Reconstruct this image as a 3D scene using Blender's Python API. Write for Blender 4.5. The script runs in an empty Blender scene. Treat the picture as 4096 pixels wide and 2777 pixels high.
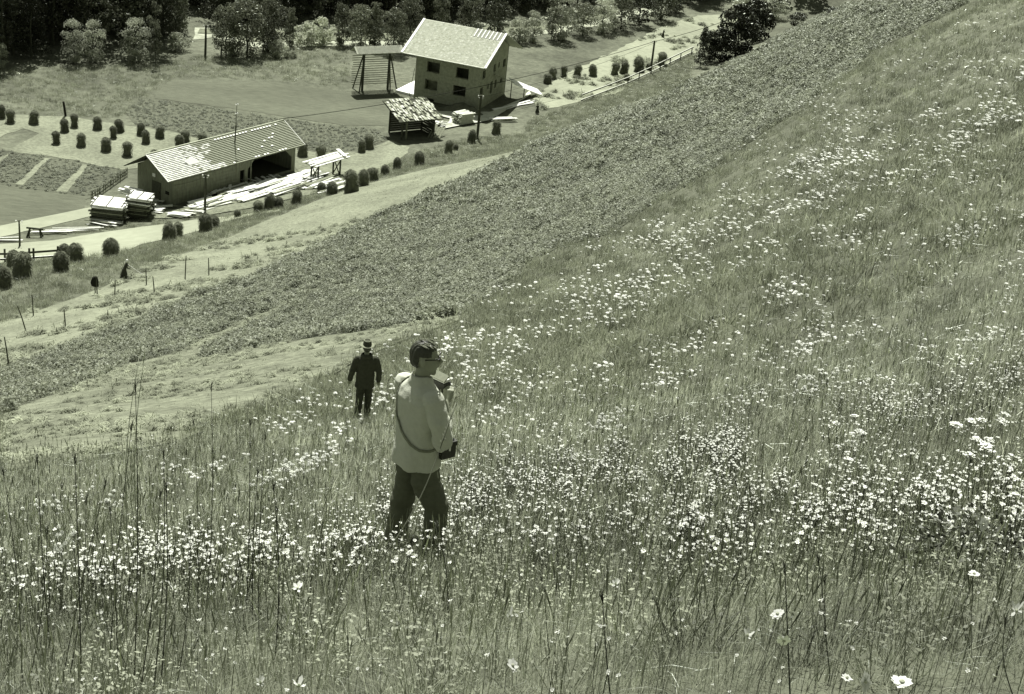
import bpy, math, random
import numpy as np
from mathutils import Vector, Matrix, noise, Euler
from mathutils.geometry import delaunay_2d_cdt
random.seed(7); RS = np.random.RandomState(11)
S = bpy.context.scene; COL = S.collection
R = math.radians

# ------------------------------------------------------------------ camera
F = 6415.0; PITCH = R(24.2); ROLL = R(6.2)
cp, sp = math.cos(PITCH), math.sin(PITCH)
fwd = np.array([0, cp, -sp]); rt0 = np.array([1., 0, 0]); up0 = np.array([0, sp, cp])
rt = rt0*math.cos(ROLL) + up0*math.sin(ROLL); up = -rt0*math.sin(ROLL) + up0*math.cos(ROLL)
cam = bpy.data.cameras.new('camera'); cam.sensor_width = 36; cam.lens = F/4096*36
cam.clip_start = .1; cam.clip_end = 4000
co = bpy.data.objects.new('camera', cam); COL.objects.link(co); S.camera = co
M = Matrix((rt.tolist(), up.tolist(), (-fwd).tolist())).transposed()
co.rotation_euler = M.to_euler()

# ------------------------------------------------------------------ light
SUN_EL, SUN_AZ = 59.0, -13.0          # sun beyond the scene, azimuth from +Y towards +X
w = bpy.data.worlds.new('World'); S.world = w; w.use_nodes = True
nt = w.node_tree; bg = nt.nodes['Background']
sky = nt.nodes.new('ShaderNodeTexSky'); sky.sky_type = 'NISHITA'; sky.sun_disc = False
sky.sun_elevation = R(SUN_EL); sky.sun_rotation = R(SUN_AZ)
bw = nt.nodes.new('ShaderNodeRGBToBW'); nt.links.new(sky.outputs[0], bw.inputs[0])
tn = nt.nodes.new('ShaderNodeMix'); tn.data_type = 'RGBA'; tn.blend_type = 'MULTIPLY'; tn.inputs[0].default_value = 1
nt.links.new(bw.outputs[0], tn.inputs[6]); tn.inputs[7].default_value = (.93, 1, .86, 1)
nt.links.new(tn.outputs[2], bg.inputs[0]); bg.inputs[1].default_value = .058
sl = bpy.data.lights.new('sun', 'SUN'); sl.energy = 4.6; sl.angle = R(.5); sl.color = (1, .985, .92)
so = bpy.data.objects.new('sun', sl); COL.objects.link(so)
sd = Vector((math.sin(R(SUN_AZ))*math.cos(R(SUN_EL)), math.cos(R(SUN_AZ))*math.cos(R(SUN_EL)), math.sin(R(SUN_EL))))
so.rotation_euler = sd.to_track_quat('Z', 'Y').to_euler(); so.location = sd*100
vs = S.view_settings; vs.view_transform = 'Standard'; vs.look = 'None'; vs.exposure = .88; vs.gamma = 1

# ------------------------------------------------------------------ terrain
FLOOR = -58.0
def ray(px, py):
    v = fwd*F + rt*(px-2048) + up*(1388.5-py); return v/np.linalg.norm(v)
C = [(2048,2777,5.2),(0,2777,6.0),(4096,2777,4.5),(0,2300,10.2),(2048,2400,8.2),(4096,2300,7.2),
(1685,2235,11.8),(1445,1692,30.2),(0,1850,30),(0,1640,54),(30,1465,88),(495,1150,121),(0,1300,110),
(1850,1270,58),(1300,1100,103),(1000,1350,76),(700,1600,48),
(2000,1000,94),(3000,1000,58),(4000,1000,31),(4000,480,55),(4000,0,100),(3000,500,120),(2500,800,94),(3500,0,180),
(2048,1388,47),(2100,1700,26),(4096,1388,21),(4096,1900,11.5),(3000,1500,30),(3000,2100,13),
(382,1169,122),(793,1000,143),(1230,815,162),(2115,591,196),(2741,355,232),(3200,110,262),(444,1027,142),(84,1104,128)]
CP = [ray(a, b)*d for a, b, d in C] + [np.array(p, float) for p in ((0,0,-1.65),(0,-30,9),(40,-10,11),(-30,0,-11),
     (70,100,6),(100,200,-8),(130,330,-16),(-70,100,-58),(-50,165,-66),(-20,215,-68),(20,270,-70),(60,340,-68),(-90,40,-48),(-200,120,-80))]
CP = np.array(CP)
def tphi(r2): return np.where(r2 > 1e-9, .5*r2*np.log(r2+1e-12), 0)
def _fit():
    X = CP[:, :2]; n = len(X)
    K = tphi(((X[:, None]-X[None])**2).sum(-1)) + np.eye(n)*4.0
    P = np.c_[np.ones(n), X]; A = np.block([[K, P], [P.T, np.zeros((3, 3))]])
    return np.linalg.solve(A, np.r_[CP[:, 2], np.zeros(3)])
TW = _fit()
def H(x, y):
    x = np.asarray(x, float); y = np.asarray(y, float); sh = x.shape
    x = x.ravel(); y = y.ravel(); out = np.empty(len(x))
    for i in range(0, len(x), 20000):
        a = x[i:i+20000]; b = y[i:i+20000]
        r2 = (a[:, None]-CP[None, :, 0])**2 + (b[:, None]-CP[None, :, 1])**2
        z = tphi(r2)@TW[:-3] + TW[-3] + TW[-2]*a + TW[-1]*b
        fade = np.clip((a-150)/150, 0, 1); z = z*(1-fade) + fade*np.minimum(z, 30)
        d = b + .12*a
        fl = FLOOR + .5*np.sin(a*.03)*np.cos(b*.04) + np.maximum(0, d-292)*.42
        k = 1.6; m = np.maximum(z, fl); z = m + k*np.log(np.exp((z-m)/k)+np.exp((fl-m)/k))
        z = z - .06*np.exp(-(a*a+b*b)/400)
        out[i:i+20000] = z
    return out.reshape(sh)
def Hs(x, y): return float(H(np.array([x]), np.array([y]))[0])
_tg = np.concatenate([np.arange(2, 60, .25), np.arange(60, 420, .6)])
def at(px, py, dz=0.):
    r = ray(px, py); P = r[None]*_tg[:, None]; g = P[:, 2]-H(P[:, 0], P[:, 1])-dz
    i = np.argmax(g < 0)
    if g[i] >= 0: i = len(_tg)-1
    t = _tg[i-1] + (_tg[i]-_tg[i-1])*g[i-1]/(g[i-1]-g[i]+1e-9)
    p = r*t; return Vector((p[0], p[1], p[2]))
def pxm(p):                                   # photo pixels per metre at a point
    return F/float(np.dot(np.array(p), fwd))
def proj(p):
    p = np.array(p); f = p.dot(fwd); return 2048+F*p.dot(rt)/f, 1388.5-F*p.dot(up)/f

# ------------------------------------------------------------------ materials
def tint(v):
    k = min(1, max(0, (v-.25)/.5))
    return (v*(.93+.05*k), v, v*(.72+.22*k), 1)
MATS = {}
def mat(name, v, var=.25, scale=4., rough=.9, trans=0., inst=0., bump=0., bscale=20., coord='Object', spec=.1, v2=None, scale2=None, var2=0., stretch=None, wvar=.38, gi=1.2):
    if name in MATS: return MATS[name]
    m = bpy.data.materials.new(name); MATS[name] = m; m.use_nodes = True
    n = m.node_tree; n.nodes.clear(); L = n.links.new
    out = n.nodes.new('ShaderNodeOutputMaterial')
    tc = n.nodes.new('ShaderNodeTexCoord'); vec = tc.outputs[coord]
    if stretch:
        mp = n.nodes.new('ShaderNodeMapping'); mp.inputs['Scale'].default_value = stretch; L(vec, mp.inputs[0]); vec = mp.outputs[0]
    nz = n.nodes.new('ShaderNodeTexNoise'); nz.inputs['Scale'].default_value = scale; nz.inputs['Detail'].default_value = 6
    nz.inputs['Roughness'].default_value = .65; L(vec, nz.inputs['Vector'])
    mr = n.nodes.new('ShaderNodeMapRange'); mr.inputs[1].default_value = .3; mr.inputs[2].default_value = .7
    mr.inputs[3].default_value = 1-var; mr.inputs[4].default_value = 1+var; L(nz.outputs[0], mr.inputs[0])
    fac = mr.outputs[0]
    if scale2:
        n2 = n.nodes.new('ShaderNodeTexNoise'); n2.inputs['Scale'].default_value = scale2; n2.inputs['Detail'].default_value = 4; L(vec, n2.inputs['Vector'])
        m2 = n.nodes.new('ShaderNodeMapRange'); m2.inputs[1].default_value = .35; m2.inputs[2].default_value = .65
        m2.inputs[3].default_value = 1-var2; m2.inputs[4].default_value = 1+var2; L(n2.outputs[0], m2.inputs[0])
        mu = n.nodes.new('ShaderNodeMath'); mu.operation = 'MULTIPLY'; L(fac, mu.inputs[0]); L(m2.outputs[0], mu.inputs[1]); fac = mu.outputs[0]
    if trans:
        ge = n.nodes.new('ShaderNodeNewGeometry'); mpp = n.nodes.new('ShaderNodeMapping'); mpp.inputs['Scale'].default_value = (.55, .9, .9); L(ge.outputs['Position'], mpp.inputs[0])
        nw = n.nodes.new('ShaderNodeTexNoise'); nw.inputs['Scale'].default_value = .55; nw.inputs['Detail'].default_value = 7; nw.inputs['Roughness'].default_value = .7; L(mpp.outputs[0], nw.inputs['Vector'])
        mw = n.nodes.new('ShaderNodeMapRange'); mw.inputs[1].default_value = .33; mw.inputs[2].default_value = .67; mw.inputs[3].default_value = 1-wvar; mw.inputs[4].default_value = 1+wvar; L(nw.outputs[0], mw.inputs[0])
        mu = n.nodes.new('ShaderNodeMath'); mu.operation = 'MULTIPLY'; L(fac, mu.inputs[0]); L(mw.outputs[0], mu.inputs[1]); fac = mu.outputs[0]
    if inst:
        oi = n.nodes.new('ShaderNodeObjectInfo'); m3 = n.nodes.new('ShaderNodeMapRange')
        m3.inputs[3].default_value = 1-inst; m3.inputs[4].default_value = 1+inst; L(oi.outputs['Random'], m3.inputs[0])
        mu = n.nodes.new('ShaderNodeMath'); mu.operation = 'MULTIPLY'; L(fac, mu.inputs[0]); L(m3.outputs[0], mu.inputs[1]); fac = mu.outputs[0]
    vm = n.nodes.new('ShaderNodeVectorMath'); vm.operation = 'SCALE'; t = tint(v); vm.inputs[0].default_value = t[:3]; L(fac, vm.inputs['Scale'])
    if trans:
        d = n.nodes.new('ShaderNodeBsdfDiffuse'); tr = n.nodes.new('ShaderNodeBsdfTranslucent'); mx = n.nodes.new('ShaderNodeMixShader')
        mx.inputs[0].default_value = trans; L(vm.outputs[0], d.inputs[0]); L(vm.outputs[0], tr.inputs[0]); L(d.outputs[0], mx.inputs[1]); L(tr.outputs[0], mx.inputs[2])
        g = n.nodes.new('ShaderNodeBsdfGlossy'); g.inputs['Roughness'].default_value = .42; g.inputs[0].default_value = (.9, .95, .85, 1)
        fr = n.nodes.new('ShaderNodeFresnel'); fr.inputs[0].default_value = gi
        m4 = n.nodes.new('ShaderNodeMixShader'); L(fr.outputs[0], m4.inputs[0]); L(mx.outputs[0], m4.inputs[1]); L(g.outputs[0], m4.inputs[2]); L(m4.outputs[0], out.inputs[0])
    else:
        b = n.nodes.new('ShaderNodeBsdfPrincipled'); b.inputs['Roughness'].default_value = rough; b.inputs['Specular IOR Level'].default_value = spec
        L(vm.outputs[0], b.inputs['Base Color']); L(b.outputs[0], out.inputs[0])
        if bump:
            nb = n.nodes.new('ShaderNodeTexNoise'); nb.inputs['Scale'].default_value = bscale; nb.inputs['Detail'].default_value = 5; L(vec, nb.inputs['Vector'])
            bp = n.nodes.new('ShaderNodeBump'); bp.inputs['Strength'].default_value = 1; bp.inputs['Distance'].default_value = bump; L(nb.outputs[0], bp.inputs['Height']); L(bp.outputs[0], b.inputs['Normal'])
    return m
m_ground = mat('meadow_soil', .12, .35, 1.2, bump=.12, bscale=3, scale2=.09, var2=.25)
m_mown = mat('mown_grass', .2, .32, 2.6, bump=.1, bscale=4, scale2=.2, var2=.16)
m_stub = mat('mown_stubble', .17, .42, 3.2, bump=.16, bscale=5, scale2=.5, var2=.22)
m_light = mat('pale_mown_hay', .27, .16, 1.2, bump=.08, bscale=3, scale2=.1, var2=.12)
m_mid = mat('pasture', .12, .22, 1.5, bump=.06, bscale=4, scale2=.07, var2=.15, stretch=(.5, 1.6, 1))
m_crop = mat('crop_ground', .1, .4, 2.5, bump=.15, bscale=4, scale2=.2, var2=.2)
m_cropl = mat('crop_rows', .115, .35, 3, bump=.12, bscale=4)
m_road = mat('dirt_road', .29, .1, .8, bump=.02, bscale=8, scale2=.1, var2=.08)
m_sand = mat('pale_building_sand', .5, .2, 1.5, bump=.05, bscale=4)
m_gravel = mat('river_gravel', .35, .35, .8, bump=.1, bscale=3)
m_water = mat('river_water', .25, .4, 1.2, rough=.12, spec=.6, bump=.05, bscale=3)
m_grass = mat('grass_blade', .36, .45, 1.3, trans=.5, inst=.6, gi=1.14)
m_grassh = mat('hill_grass_blade', .24, .4, 1.3, trans=.5, inst=.4, gi=1.12)
m_grassd = mat('dark_stem', .06, .3, 5, trans=.2, inst=.3)
m_straw = mat('dry_stem', .4, .25, 5, trans=.35, inst=.3)
m_leafc = mat('crop_leaf', .195, .3, 2, trans=.35, inst=.4)
m_hayc = mat('hay_wisp', .3, .3, 4, trans=.35, inst=.3, gi=1.03)
m_petal = mat('white_petal', .86, .04, 3, trans=.28)
m_eye = mat('flower_eye', .35, .2, 9)
m_leafT = mat('leaf_mid', .14, .4, .5, trans=.45, gi=1.04, inst=.35)
m_leafP = mat('leaf_pale', .4, .4, .6, trans=.5, gi=1.04, inst=.25)
m_leafD = mat('leaf_dark', .085, .4, .5, trans=.3, gi=1.04, inst=.35)
m_needle = mat('needle_dark', .045, .4, .6, trans=.2, gi=1.04, inst=.35)
m_bark = mat('bark', .08, .4, 3)
m_hay = mat('haystack_hay', .125, .35, 7, bump=.05, bscale=12, inst=.25, stretch=(1, 1, .35))
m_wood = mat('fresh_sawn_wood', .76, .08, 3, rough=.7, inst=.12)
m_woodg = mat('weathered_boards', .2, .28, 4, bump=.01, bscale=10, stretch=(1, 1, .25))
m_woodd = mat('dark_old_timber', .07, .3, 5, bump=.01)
m_plast = mat('block_wall', .31, .26, 2.6, bump=.01, bscale=9)
m_dark = mat('dark_interior', .02, .2, 2)
m_tileg = mat('old_grey_tile', .36, .15, 3, inst=.15)
m_tilew = mat('pale_new_tile', .72, .12, 4, inst=.15)
m_shin = mat('roof_shingle', .46, .15, 3); m_shin2 = mat('roof_shingle_pale', .56, .15, 3); m_shin3 = mat('roof_shingle_dark', .38, .15, 3)
m_white = mat('white_board', .85, .04, 3, rough=.7)
m_stone = mat('stone', .3, .3, 5)

# ------------------------------------------------------------------ mesh helpers
class MB:
    def __init__(s): s.v = []; s.f = []; s.m = []
    def add(s, v, f, mi=0):
        o = len(s.v); s.v += [tuple(a) for a in v]; s.f += [tuple(i+o for i in q) for q in f]; s.m += [mi]*len(f)
    def box(s, c, d, rot=None, mi=0):
        c = Vector(c); v = [Vector((x*d[0]/2, y*d[1]/2, z*d[2]/2)) for x in (-1, 1) for y in (-1, 1) for z in (-1, 1)]
        if rot is not None: v = [rot@a for a in v]
        s.add([a+c for a in v], [(0,1,3,2),(4,6,7,5),(0,4,5,1),(2,3,7,6),(0,2,6,4),(1,5,7,3)], mi)
    def beam(s, a, b, w, h=None, mi=0, upv=(0, 0, 1)):
        a = Vector(a); b = Vector(b); h = h or w; d = b-a; L = d.length; d.normalize(); u = Vector(upv)
        x = d.cross(u)
        if x.length < 1e-3: x = d.cross(Vector((1, 0, 0)))
        x.normalize(); z = x.cross(d); s.box((a+b)/2, (L, w, h), Matrix((d, x, z)).transposed(), mi)
    def tube(s, pts, rad, n=6, mi=0, cap=True, sq=None):
        pts = [Vector(p) for p in pts]
        if not hasattr(rad, '__len__'): rad = [rad]*len(pts)
        v = []; pa = None
        for i, p in enumerate(pts):
            d = (pts[min(i+1, len(pts)-1)]-pts[max(i-1, 0)]).normalized()
            if pa is None: pa = d.orthogonal().normalized() if abs(d.z) < .95 else (Vector((1, 0, 0))-d*d.x).normalized()
            pa = (pa-d*pa.dot(d)).normalized(); q = d.cross(pa); r = rad[i]; rx, ry = (r, r) if not hasattr(r, '__len__') else r
            for k in range(n):
                t = 2*math.pi*k/n; v.append(p+pa*math.cos(t)*rx+q*math.sin(t)*ry)
        f = [(i*n+k, i*n+(k+1) % n, (i+1)*n+(k+1) % n, (i+1)*n+k) for i in range(len(pts)-1) for k in range(n)]
        if cap: f += [tuple(range(n))[::-1], tuple(range((len(pts)-1)*n, len(pts)*n))]
        s.add(v, f, mi)
    def ball(s, c, r, n=10, mi=0, rot=None):
        c = Vector(c); r = (r, r, r) if not hasattr(r, '__len__') else r; k = n//2; v = []
        for i in range(k+1):
            a = math.pi*i/k
            for j in range(n):
                b = 2*math.pi*j/n; q = Vector((math.sin(a)*math.cos(b)*r[0], math.sin(a)*math.sin(b)*r[1], math.cos(a)*r[2]))
                v.append(c+(rot@q if rot else q))
        s.add(v, [(i*n+j, (i+1)*n+j, (i+1)*n+(j+1) % n, i*n+(j+1) % n) for i in range(k) for j in range(n)], mi)
    def quad(s, a, b, c, d, mi=0): s.add([a, b, c, d], [(0, 1, 2, 3)], mi)
    def mesh(s, name, mats, smooth=False):
        me = bpy.data.meshes.new(name); me.from_pydata(s.v, [], s.f)
        for m in (mats if isinstance(mats, (list, tuple)) else [mats]): me.materials.append(m)
        me.polygons.foreach_set('material_index', s.m)
        if smooth: me.polygons.foreach_set('use_smooth', [True]*len(s.f))
        me.update(); return me
def link(name, me, parent=None, loc=None, rz=None):
    o = bpy.data.objects.new(name, me); COL.objects.link(o)
    if parent: o.parent = parent
    if loc is not None: o.location = loc
    if rz is not None: o.rotation_euler.z = rz
    return o
def tag(o, label=None, cat=None, group=None, kind=None):
    if label: o['label'] = label
    if cat: o['category'] = cat
    if group: o['group'] = group
    if kind: o['kind'] = kind
    return o
def empty(name, loc, label, cat, group=None, rz=0):
    o = bpy.data.objects.new(name, None); COL.objects.link(o); o.location = loc; o.rotation_euler.z = rz; o.empty_display_size = .3
    return tag(o, label, cat, group)
def part(name, mb, mats, parent, smooth=False, kind=None):
    return tag(link(name, mb.mesh(name, mats, smooth), parent), kind=kind)

# ------------------------------------------------------------------ ground sheet
def grid_axis(segs):
    out = []
    for a, b, st in segs: out += list(np.arange(a, b, st))
    return np.array(out+[segs[-1][1]])
gx = grid_axis([(-1500,-300,120),(-300,-90,7),(-90,-20,1.6),(-20,20,.8),(20,90,1.6),(90,300,7),(300,1500,120)])
gy = grid_axis([(-400,-20,20),(-20,0,2),(0,40,.8),(40,330,1.6),(330,600,8),(600,1500,100)])
GX, GY = np.meshgrid(gx, gy); GZ = H(GX, GY)
nx, ny = len(gx), len(gy); idx = np.arange(nx*ny).reshape(ny, nx)
fc = np.stack([idx[:-1, :-1], idx[:-1, 1:], idx[1:, 1:], idx[1:, :-1]], -1).reshape(-1, 4)
me = bpy.data.meshes.new('ground'); me.from_pydata(np.stack([GX, GY, GZ], -1).reshape(-1, 3).tolist(), [], fc.tolist())
me.materials.append(m_ground); me.polygons.foreach_set('use_smooth', [True]*len(fc)); me.update()
tag(link('ground', me), kind='structure')

def poly_world(px):
    return [at(a, b).xy for a, b in px]
def inside(P, x, y):
    P = np.array([tuple(p) for p in P]); x = np.asarray(x); y = np.asarray(y); c = np.zeros(x.shape, bool); j = len(P)-1
    for i in range(len(P)):
        xi, yi = P[i]; xj, yj = P[j]
        c ^= ((yi > y) != (yj > y)) & (x < (xj-xi)*(y-yi)/(yj-yi+1e-12)+xi); j = i
    return c
def sheet(name, px, m, lift, step=2.2, jag=.25, world=False):
    P = px if world else poly_world(px); B = []
    for i in range(len(P)):
        a = Vector(P[i]); b = Vector(P[(i+1) % len(P)]); n = max(1, int((b-a).length/1.2))
        for k in range(n):
            q = a.lerp(b, k/n); j = noise.noise_vector(Vector((q.x*.7, q.y*.7, 3)))*jag*(1 if k else .3); B.append((q.x+j.x, q.y+j.y))
    A = np.array(B); lo = A.min(0); hi = A.max(0)
    X, Y = np.meshgrid(np.arange(lo[0], hi[0], step), np.arange(lo[1], hi[1], step)); X = X.ravel(); Y = Y.ravel()
    ok = inside(B, X, Y); pts = B + list(zip(X[ok], Y[ok]))
    nB = len(B)
    vs_, _, fs_, *_ = delaunay_2d_cdt([Vector(p) for p in pts], [], [list(range(nB))], 1, 1e-4)
    V = np.array([tuple(v) for v in vs_]); Z = H(V[:, 0], V[:, 1])+lift
    me = bpy.data.meshes.new(name); me.from_pydata(np.c_[V, Z].tolist(), [], [tuple(f) for f in fs_])
    me.materials.append(m); me.polygons.foreach_set('use_smooth', [True]*len(me.polygons)); me.update()
    if len(me.polygons) and sum(p.normal.z for p in me.polygons) < 0: me.flip_normals()
    tag(link(name, me), kind='structure'); return B

E1 = [(0,1290),(176,1238),(370,1167),(546,1097),(793,1000),(1000,911),(1200,832),(1361,772),(1500,730),(1723,674),(1900,640),(2115,591),(2342,503),(2492,427),(2652,400),(2741,355),(2892,284),(3072,169),(3200,110),(3330,40),(3400,6)]
E2 = [(0,1485),(180,1420),(352,1352),(617,1247),(881,1150),(1000,1112),(1206,1020),(1413,916),(1723,772),(2033,648),(2115,596)]
E3A = [(0,1670),(88,1625),(264,1564),(528,1458),(705,1414),(837,1344),(1013,1273),(1145,1211),(1233,1159)]
E3B = [(1233,1165),(1090,1262),(930,1340),(793,1420),(800,1442),(1057,1388),(1322,1344),(1454,1330),(1630,1304),(1833,1264),(2033,1143),(2136,1040),(2239,989),(2446,937),(2600,823),(2755,741),(2962,596),(3100,500),(3250,422),(3472,213),(3650,133),(3872,13)]
crop = E2 + [p for p in E1 if p[0] > 2150] + [(3700,6),(3860,6)] + E3B[::-1] + E3A[::-1]
P_crop = sheet('crop_field', crop, m_crop, .05)
P_mown = sheet('mown_strip', E1[:12]+E2[::-1], m_mown, .055)
mown2 = E3A + [p for p in E3B if p[0] <= 1840] + [(1833,1285),(1586,1375),(1400,1460),(1233,1564),(996,1652),(705,1775),(352,1846),(0,1890)]
P_stub = sheet('mown_slope', mown2, m_stub, .045, step=1.4)
# valley
P_hayf = sheet('hay_field', [(-80,452),(120,462),(254,467),(349,479),(480,500),(700,530),(830,566),(900,600),(800,640),(492,680),(333,650),(200,625),(40,606),(60,588),(160,535),(90,515),(-80,585)], m_mown, .03, 3, .5)
sheet('hay_yard', [(1130,560),(1190,595),(1260,610),(1440,610),(1560,560),(1640,590),(1560,680),(1380,740),(1200,700)], m_mown, .03, 3, .5)
P_gard = sheet('potato_field', [(-80,600),(40,606),(333,650),(492,680),(515,690),(381,785),(250,775),(0,740),(-80,730)], m_crop, .035, 3, .3)
LANES = []
for q in ([(178,634),(200,634),(95,742),(60,740)], [(330,660),(352,661),(268,771),(222,768)], [(0,630),(41,613),(0,655),(-40,690)]): LANES.append(sheet('mown_lane', q, m_mown, .06, 3, .2))
sheet('lower_pasture', [(-80,730),(0,740),(250,775),(381,785),(343,800),(338,835),(60,895),(-80,925)], m_mid, .03, 3, .3)
P_beet = sheet('root_crop_field', [(560,395),(620,402),(900,440),(1150,480),(1500,520),(1560,555),(1440,600),(1290,612),(1130,560),(1000,575),(830,560),(700,525),(540,498),(500,450)], m_cropl, .03, 3, .3)
sheet('upper_pasture', [(690,320),(1100,330),(1390,372),(1560,385),(1610,420),(1560,500),(1400,505),(1150,470),(900,430),(620,395),(600,370)], m_mid, .028, 3, .5)
sheet('track', [(-80,925),(0,905),(338,835),(400,825),(430,850),(345,870),(200,905),(0,950),(-80,965)], m_road, .04, 3, .2)
P_road = sheet('road', [(-80,985),(0,978),(213,964),(400,933),(564,909),(800,878),(1000,855),(1120,838),(1120,846),(1000,864),(880,893),(800,924),(657,960),(569,978),(489,1009),(413,1030),(338,1030),(107,1052),(-80,1062)], m_road, .05, 2, .15)
P_light = sheet('pale_hay_field', [(2130,395),(2250,300),(2440,215),(2660,100),(2790,62),(2930,60),(3010,90),(2880,190),(2770,215),(2600,300),(2480,370),(2330,402),(2230,430),(2160,440)], m_light, .04, 4, .5)
sheet('building_sand', [(1770,520),(1800,478),(1700,452),(1780,450),(1960,452),(2085,400),(2118,368),(2125,380),(2030,440),(1960,485),(1850,505)], m_sand, .17, 1.2, .3)
sheet('lumber_yard', [(560,880),(620,840),(720,840),(1180,690),(1380,690),(1370,735),(1250,780),(1000,835),(800,868)], mat('chip_strewn_yard', .17, .5, 2.5, bump=.05, bscale=6), .1, 1.5, .4)
# river seen between the trees
sheet('river_bank', [(770,160),(850,150),(1000,190),(1400,186),(1750,184),(2000,165),(2250,130),(2560,70),(2750,8),(2450,6),(2150,70),(1700,112),(1000,112),(780,112)], m_gravel, .05, 5, .6)
sheet('river', [(790,136),(860,136),(1000,170),(1400,165),(1750,163),(2100,135),(2400,80),(2600,8),(2500,6),(2150,88),(1700,125),(1000,125),(800,118)], m_water, .12, 5, .4)

# ------------------------------------------------------------------ instancing helper
def gn_scatter(name, pts, rz, scl, tilt, ids, protos, kind='stuff', label=None, cat=None, grp=None):
    c = bpy.data.collections.new(name+'_kinds')
    for i, o in enumerate(protos): c.objects.link(o)
    me = bpy.data.meshes.new(name); me.from_pydata(np.asarray(pts).tolist(), [], [])
    n = len(pts)
    a = me.attributes.new('rot', 'FLOAT_VECTOR', 'POINT'); rr = np.zeros((n, 3)); rr[:, 2] = rz; rr[:, 0] = tilt[:, 0]; rr[:, 1] = tilt[:, 1]; a.data.foreach_set('vector', rr.ravel())
    a = me.attributes.new('scl', 'FLOAT', 'POINT'); a.data.foreach_set('value', scl)
    a = me.attributes.new('kid', 'INT', 'POINT'); a.data.foreach_set('value', ids)
    o = link(name, me); g = bpy.data.node_groups.new(name, 'GeometryNodeTree')
    g.interface.new_socket('Geometry', in_out='INPUT', socket_type='NodeSocketGeometry'); g.interface.new_socket('Geometry', in_out='OUTPUT', socket_type='NodeSocketGeometry')
    N = g.nodes; L = g.links.new; gi = N.new('NodeGroupInput'); go = N.new('NodeGroupOutput'); ip = N.new('GeometryNodeInstanceOnPoints')
    ci = N.new('GeometryNodeCollectionInfo'); ci.inputs[0].default_value = c; ci.inputs['Separate Children'].default_value = True; ci.inputs['Reset Children'].default_value = True
    def attr(nm, ty):
        q = N.new('GeometryNodeInputNamedAttribute'); q.data_type = ty; q.inputs[0].default_value = nm; return [s for s in q.outputs if s.enabled and s.name == 'Attribute'][0]
    L(gi.outputs[0], ip.inputs['Points']); L(ci.outputs[0], ip.inputs['Instance']); ip.inputs['Pick Instance'].default_value = True
    L(attr('kid', 'INT'), ip.inputs['Instance Index']); L(attr('rot', 'FLOAT_VECTOR'), ip.inputs['Rotation']); L(attr('scl', 'FLOAT'), ip.inputs['Scale'])
    L(ip.outputs[0], go.inputs[0]); md = o.modifiers.new('scatter', 'NODES'); md.node_group = g
    tag(o, label, cat, grp, kind); return o
def proto(name, mb, mats, smooth=False):
    return bpy.data.objects.new(name, mb.mesh(name, mats, smooth))
def pack(name, P, protos, s0, s1, tilt=.15, label=None, cat=None, w=None, kind='stuff'):
    n = len(P)
    if n == 0: return
    ids = RS.choice(len(protos), n, p=w).astype(int)
    return gn_scatter(name, P, RS.rand(n)*6.283, (s0+(s1-s0)*RS.rand(n)), (RS.rand(n, 2)-.5)*2*tilt, ids, protos, kind, label, cat)

# grass tufts
def tuft(rad, nb, h0, h1, w0, seed, mi=0, lean=.35, seg=3):
    rs = np.random.RandomState(seed); mb = MB()
    for k in range(nb):
        a = rs.rand()*6.283; r = rad*math.sqrt(rs.rand()); b = Vector((math.cos(a)*r, math.sin(a)*r, -.04))
        h = h0+(h1-h0)*rs.rand(); da = rs.rand()*6.283; le = lean*h*rs.rand(); wd = w0*(.6+.8*rs.rand()); fa = rs.rand()*6.283
        wx = Vector((math.cos(fa), math.sin(fa), 0))*wd/2; v = []
        for i in range(seg+1):
            t = i/seg; p = b+Vector((math.cos(da)*le*t*t, math.sin(da)*le*t*t, h*(t-.12*t*t*(le/h*2.5)))); ww = wx*(1-t*.85)
            v += [p-ww, p+ww]
        mb.add(v, [(2*i, 2*i+1, 2*i+3, 2*i+2) for i in range(seg)], mi)
    return mb
def seedstems(mb, rad, n, h, seed, wd=.004, mi=1):
    rs = np.random.RandomState(seed)
    for k in range(n):
        a = rs.rand()*6.283; r = rad*rs.rand(); b = Vector((math.cos(a)*r, math.sin(a)*r, 0)); hh = h*(.75+.5*rs.rand()); da = rs.rand()*6.283; le = .22*hh*rs.rand()
        pts = [b+Vector((math.cos(da)*le*t*t, math.sin(da)*le*t*t, hh*t)) for t in (0, .35, .7, 1)]
        mb.tube(pts, [wd/2, wd/2, wd*.4, wd*.3], 3, mi, False)
        d = (pts[-1]-pts[-2]).normalized(); mb.tube([pts[-1]-d*.01, pts[-1]+d*.03, pts[-1]+d*.07], [wd*.5, wd*1.3, wd*.3], 4, mi, False)
nearT = []
for i in range(5):
    t = tuft(.15, 36, .05, .2, .0032, 100+i, lean=1.1); seedstems(t, .1, 1, .3, 120+i, .0022, (0, 1, 0, 0, 1)[i]); nearT.append(proto('grass_tuft', t, [m_grass, m_straw, m_grassd]))
def broad(seed):                              # clover and herb leaves in the meadow
    rs = np.random.RandomState(seed); mb = MB()
    for k in range(70):
        a = rs.rand()*6.283; r = .15*math.sqrt(rs.rand()); c = Vector((math.cos(a)*r, math.sin(a)*r, .04+.2*rs.rand())); L = .005+.008*rs.rand()
        d = Vector((math.cos(a+rs.randn()), math.sin(a+rs.randn()), .3*rs.randn())).normalized(); s_ = d.cross(Vector((0, 0, 1))).normalized()*L*.55
        mb.quad(c-d*L, c+s_, c+d*L, c-s_)
        if k % 3 == 0: mb.tube([Vector((c.x*.4, c.y*.4, 0)), c], [.0016, .0012], 3, 0, False)
    return mb
nearT += [proto('herb', broad(900+i), [m_grass]) for i in range(2)]
midT = []
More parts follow.
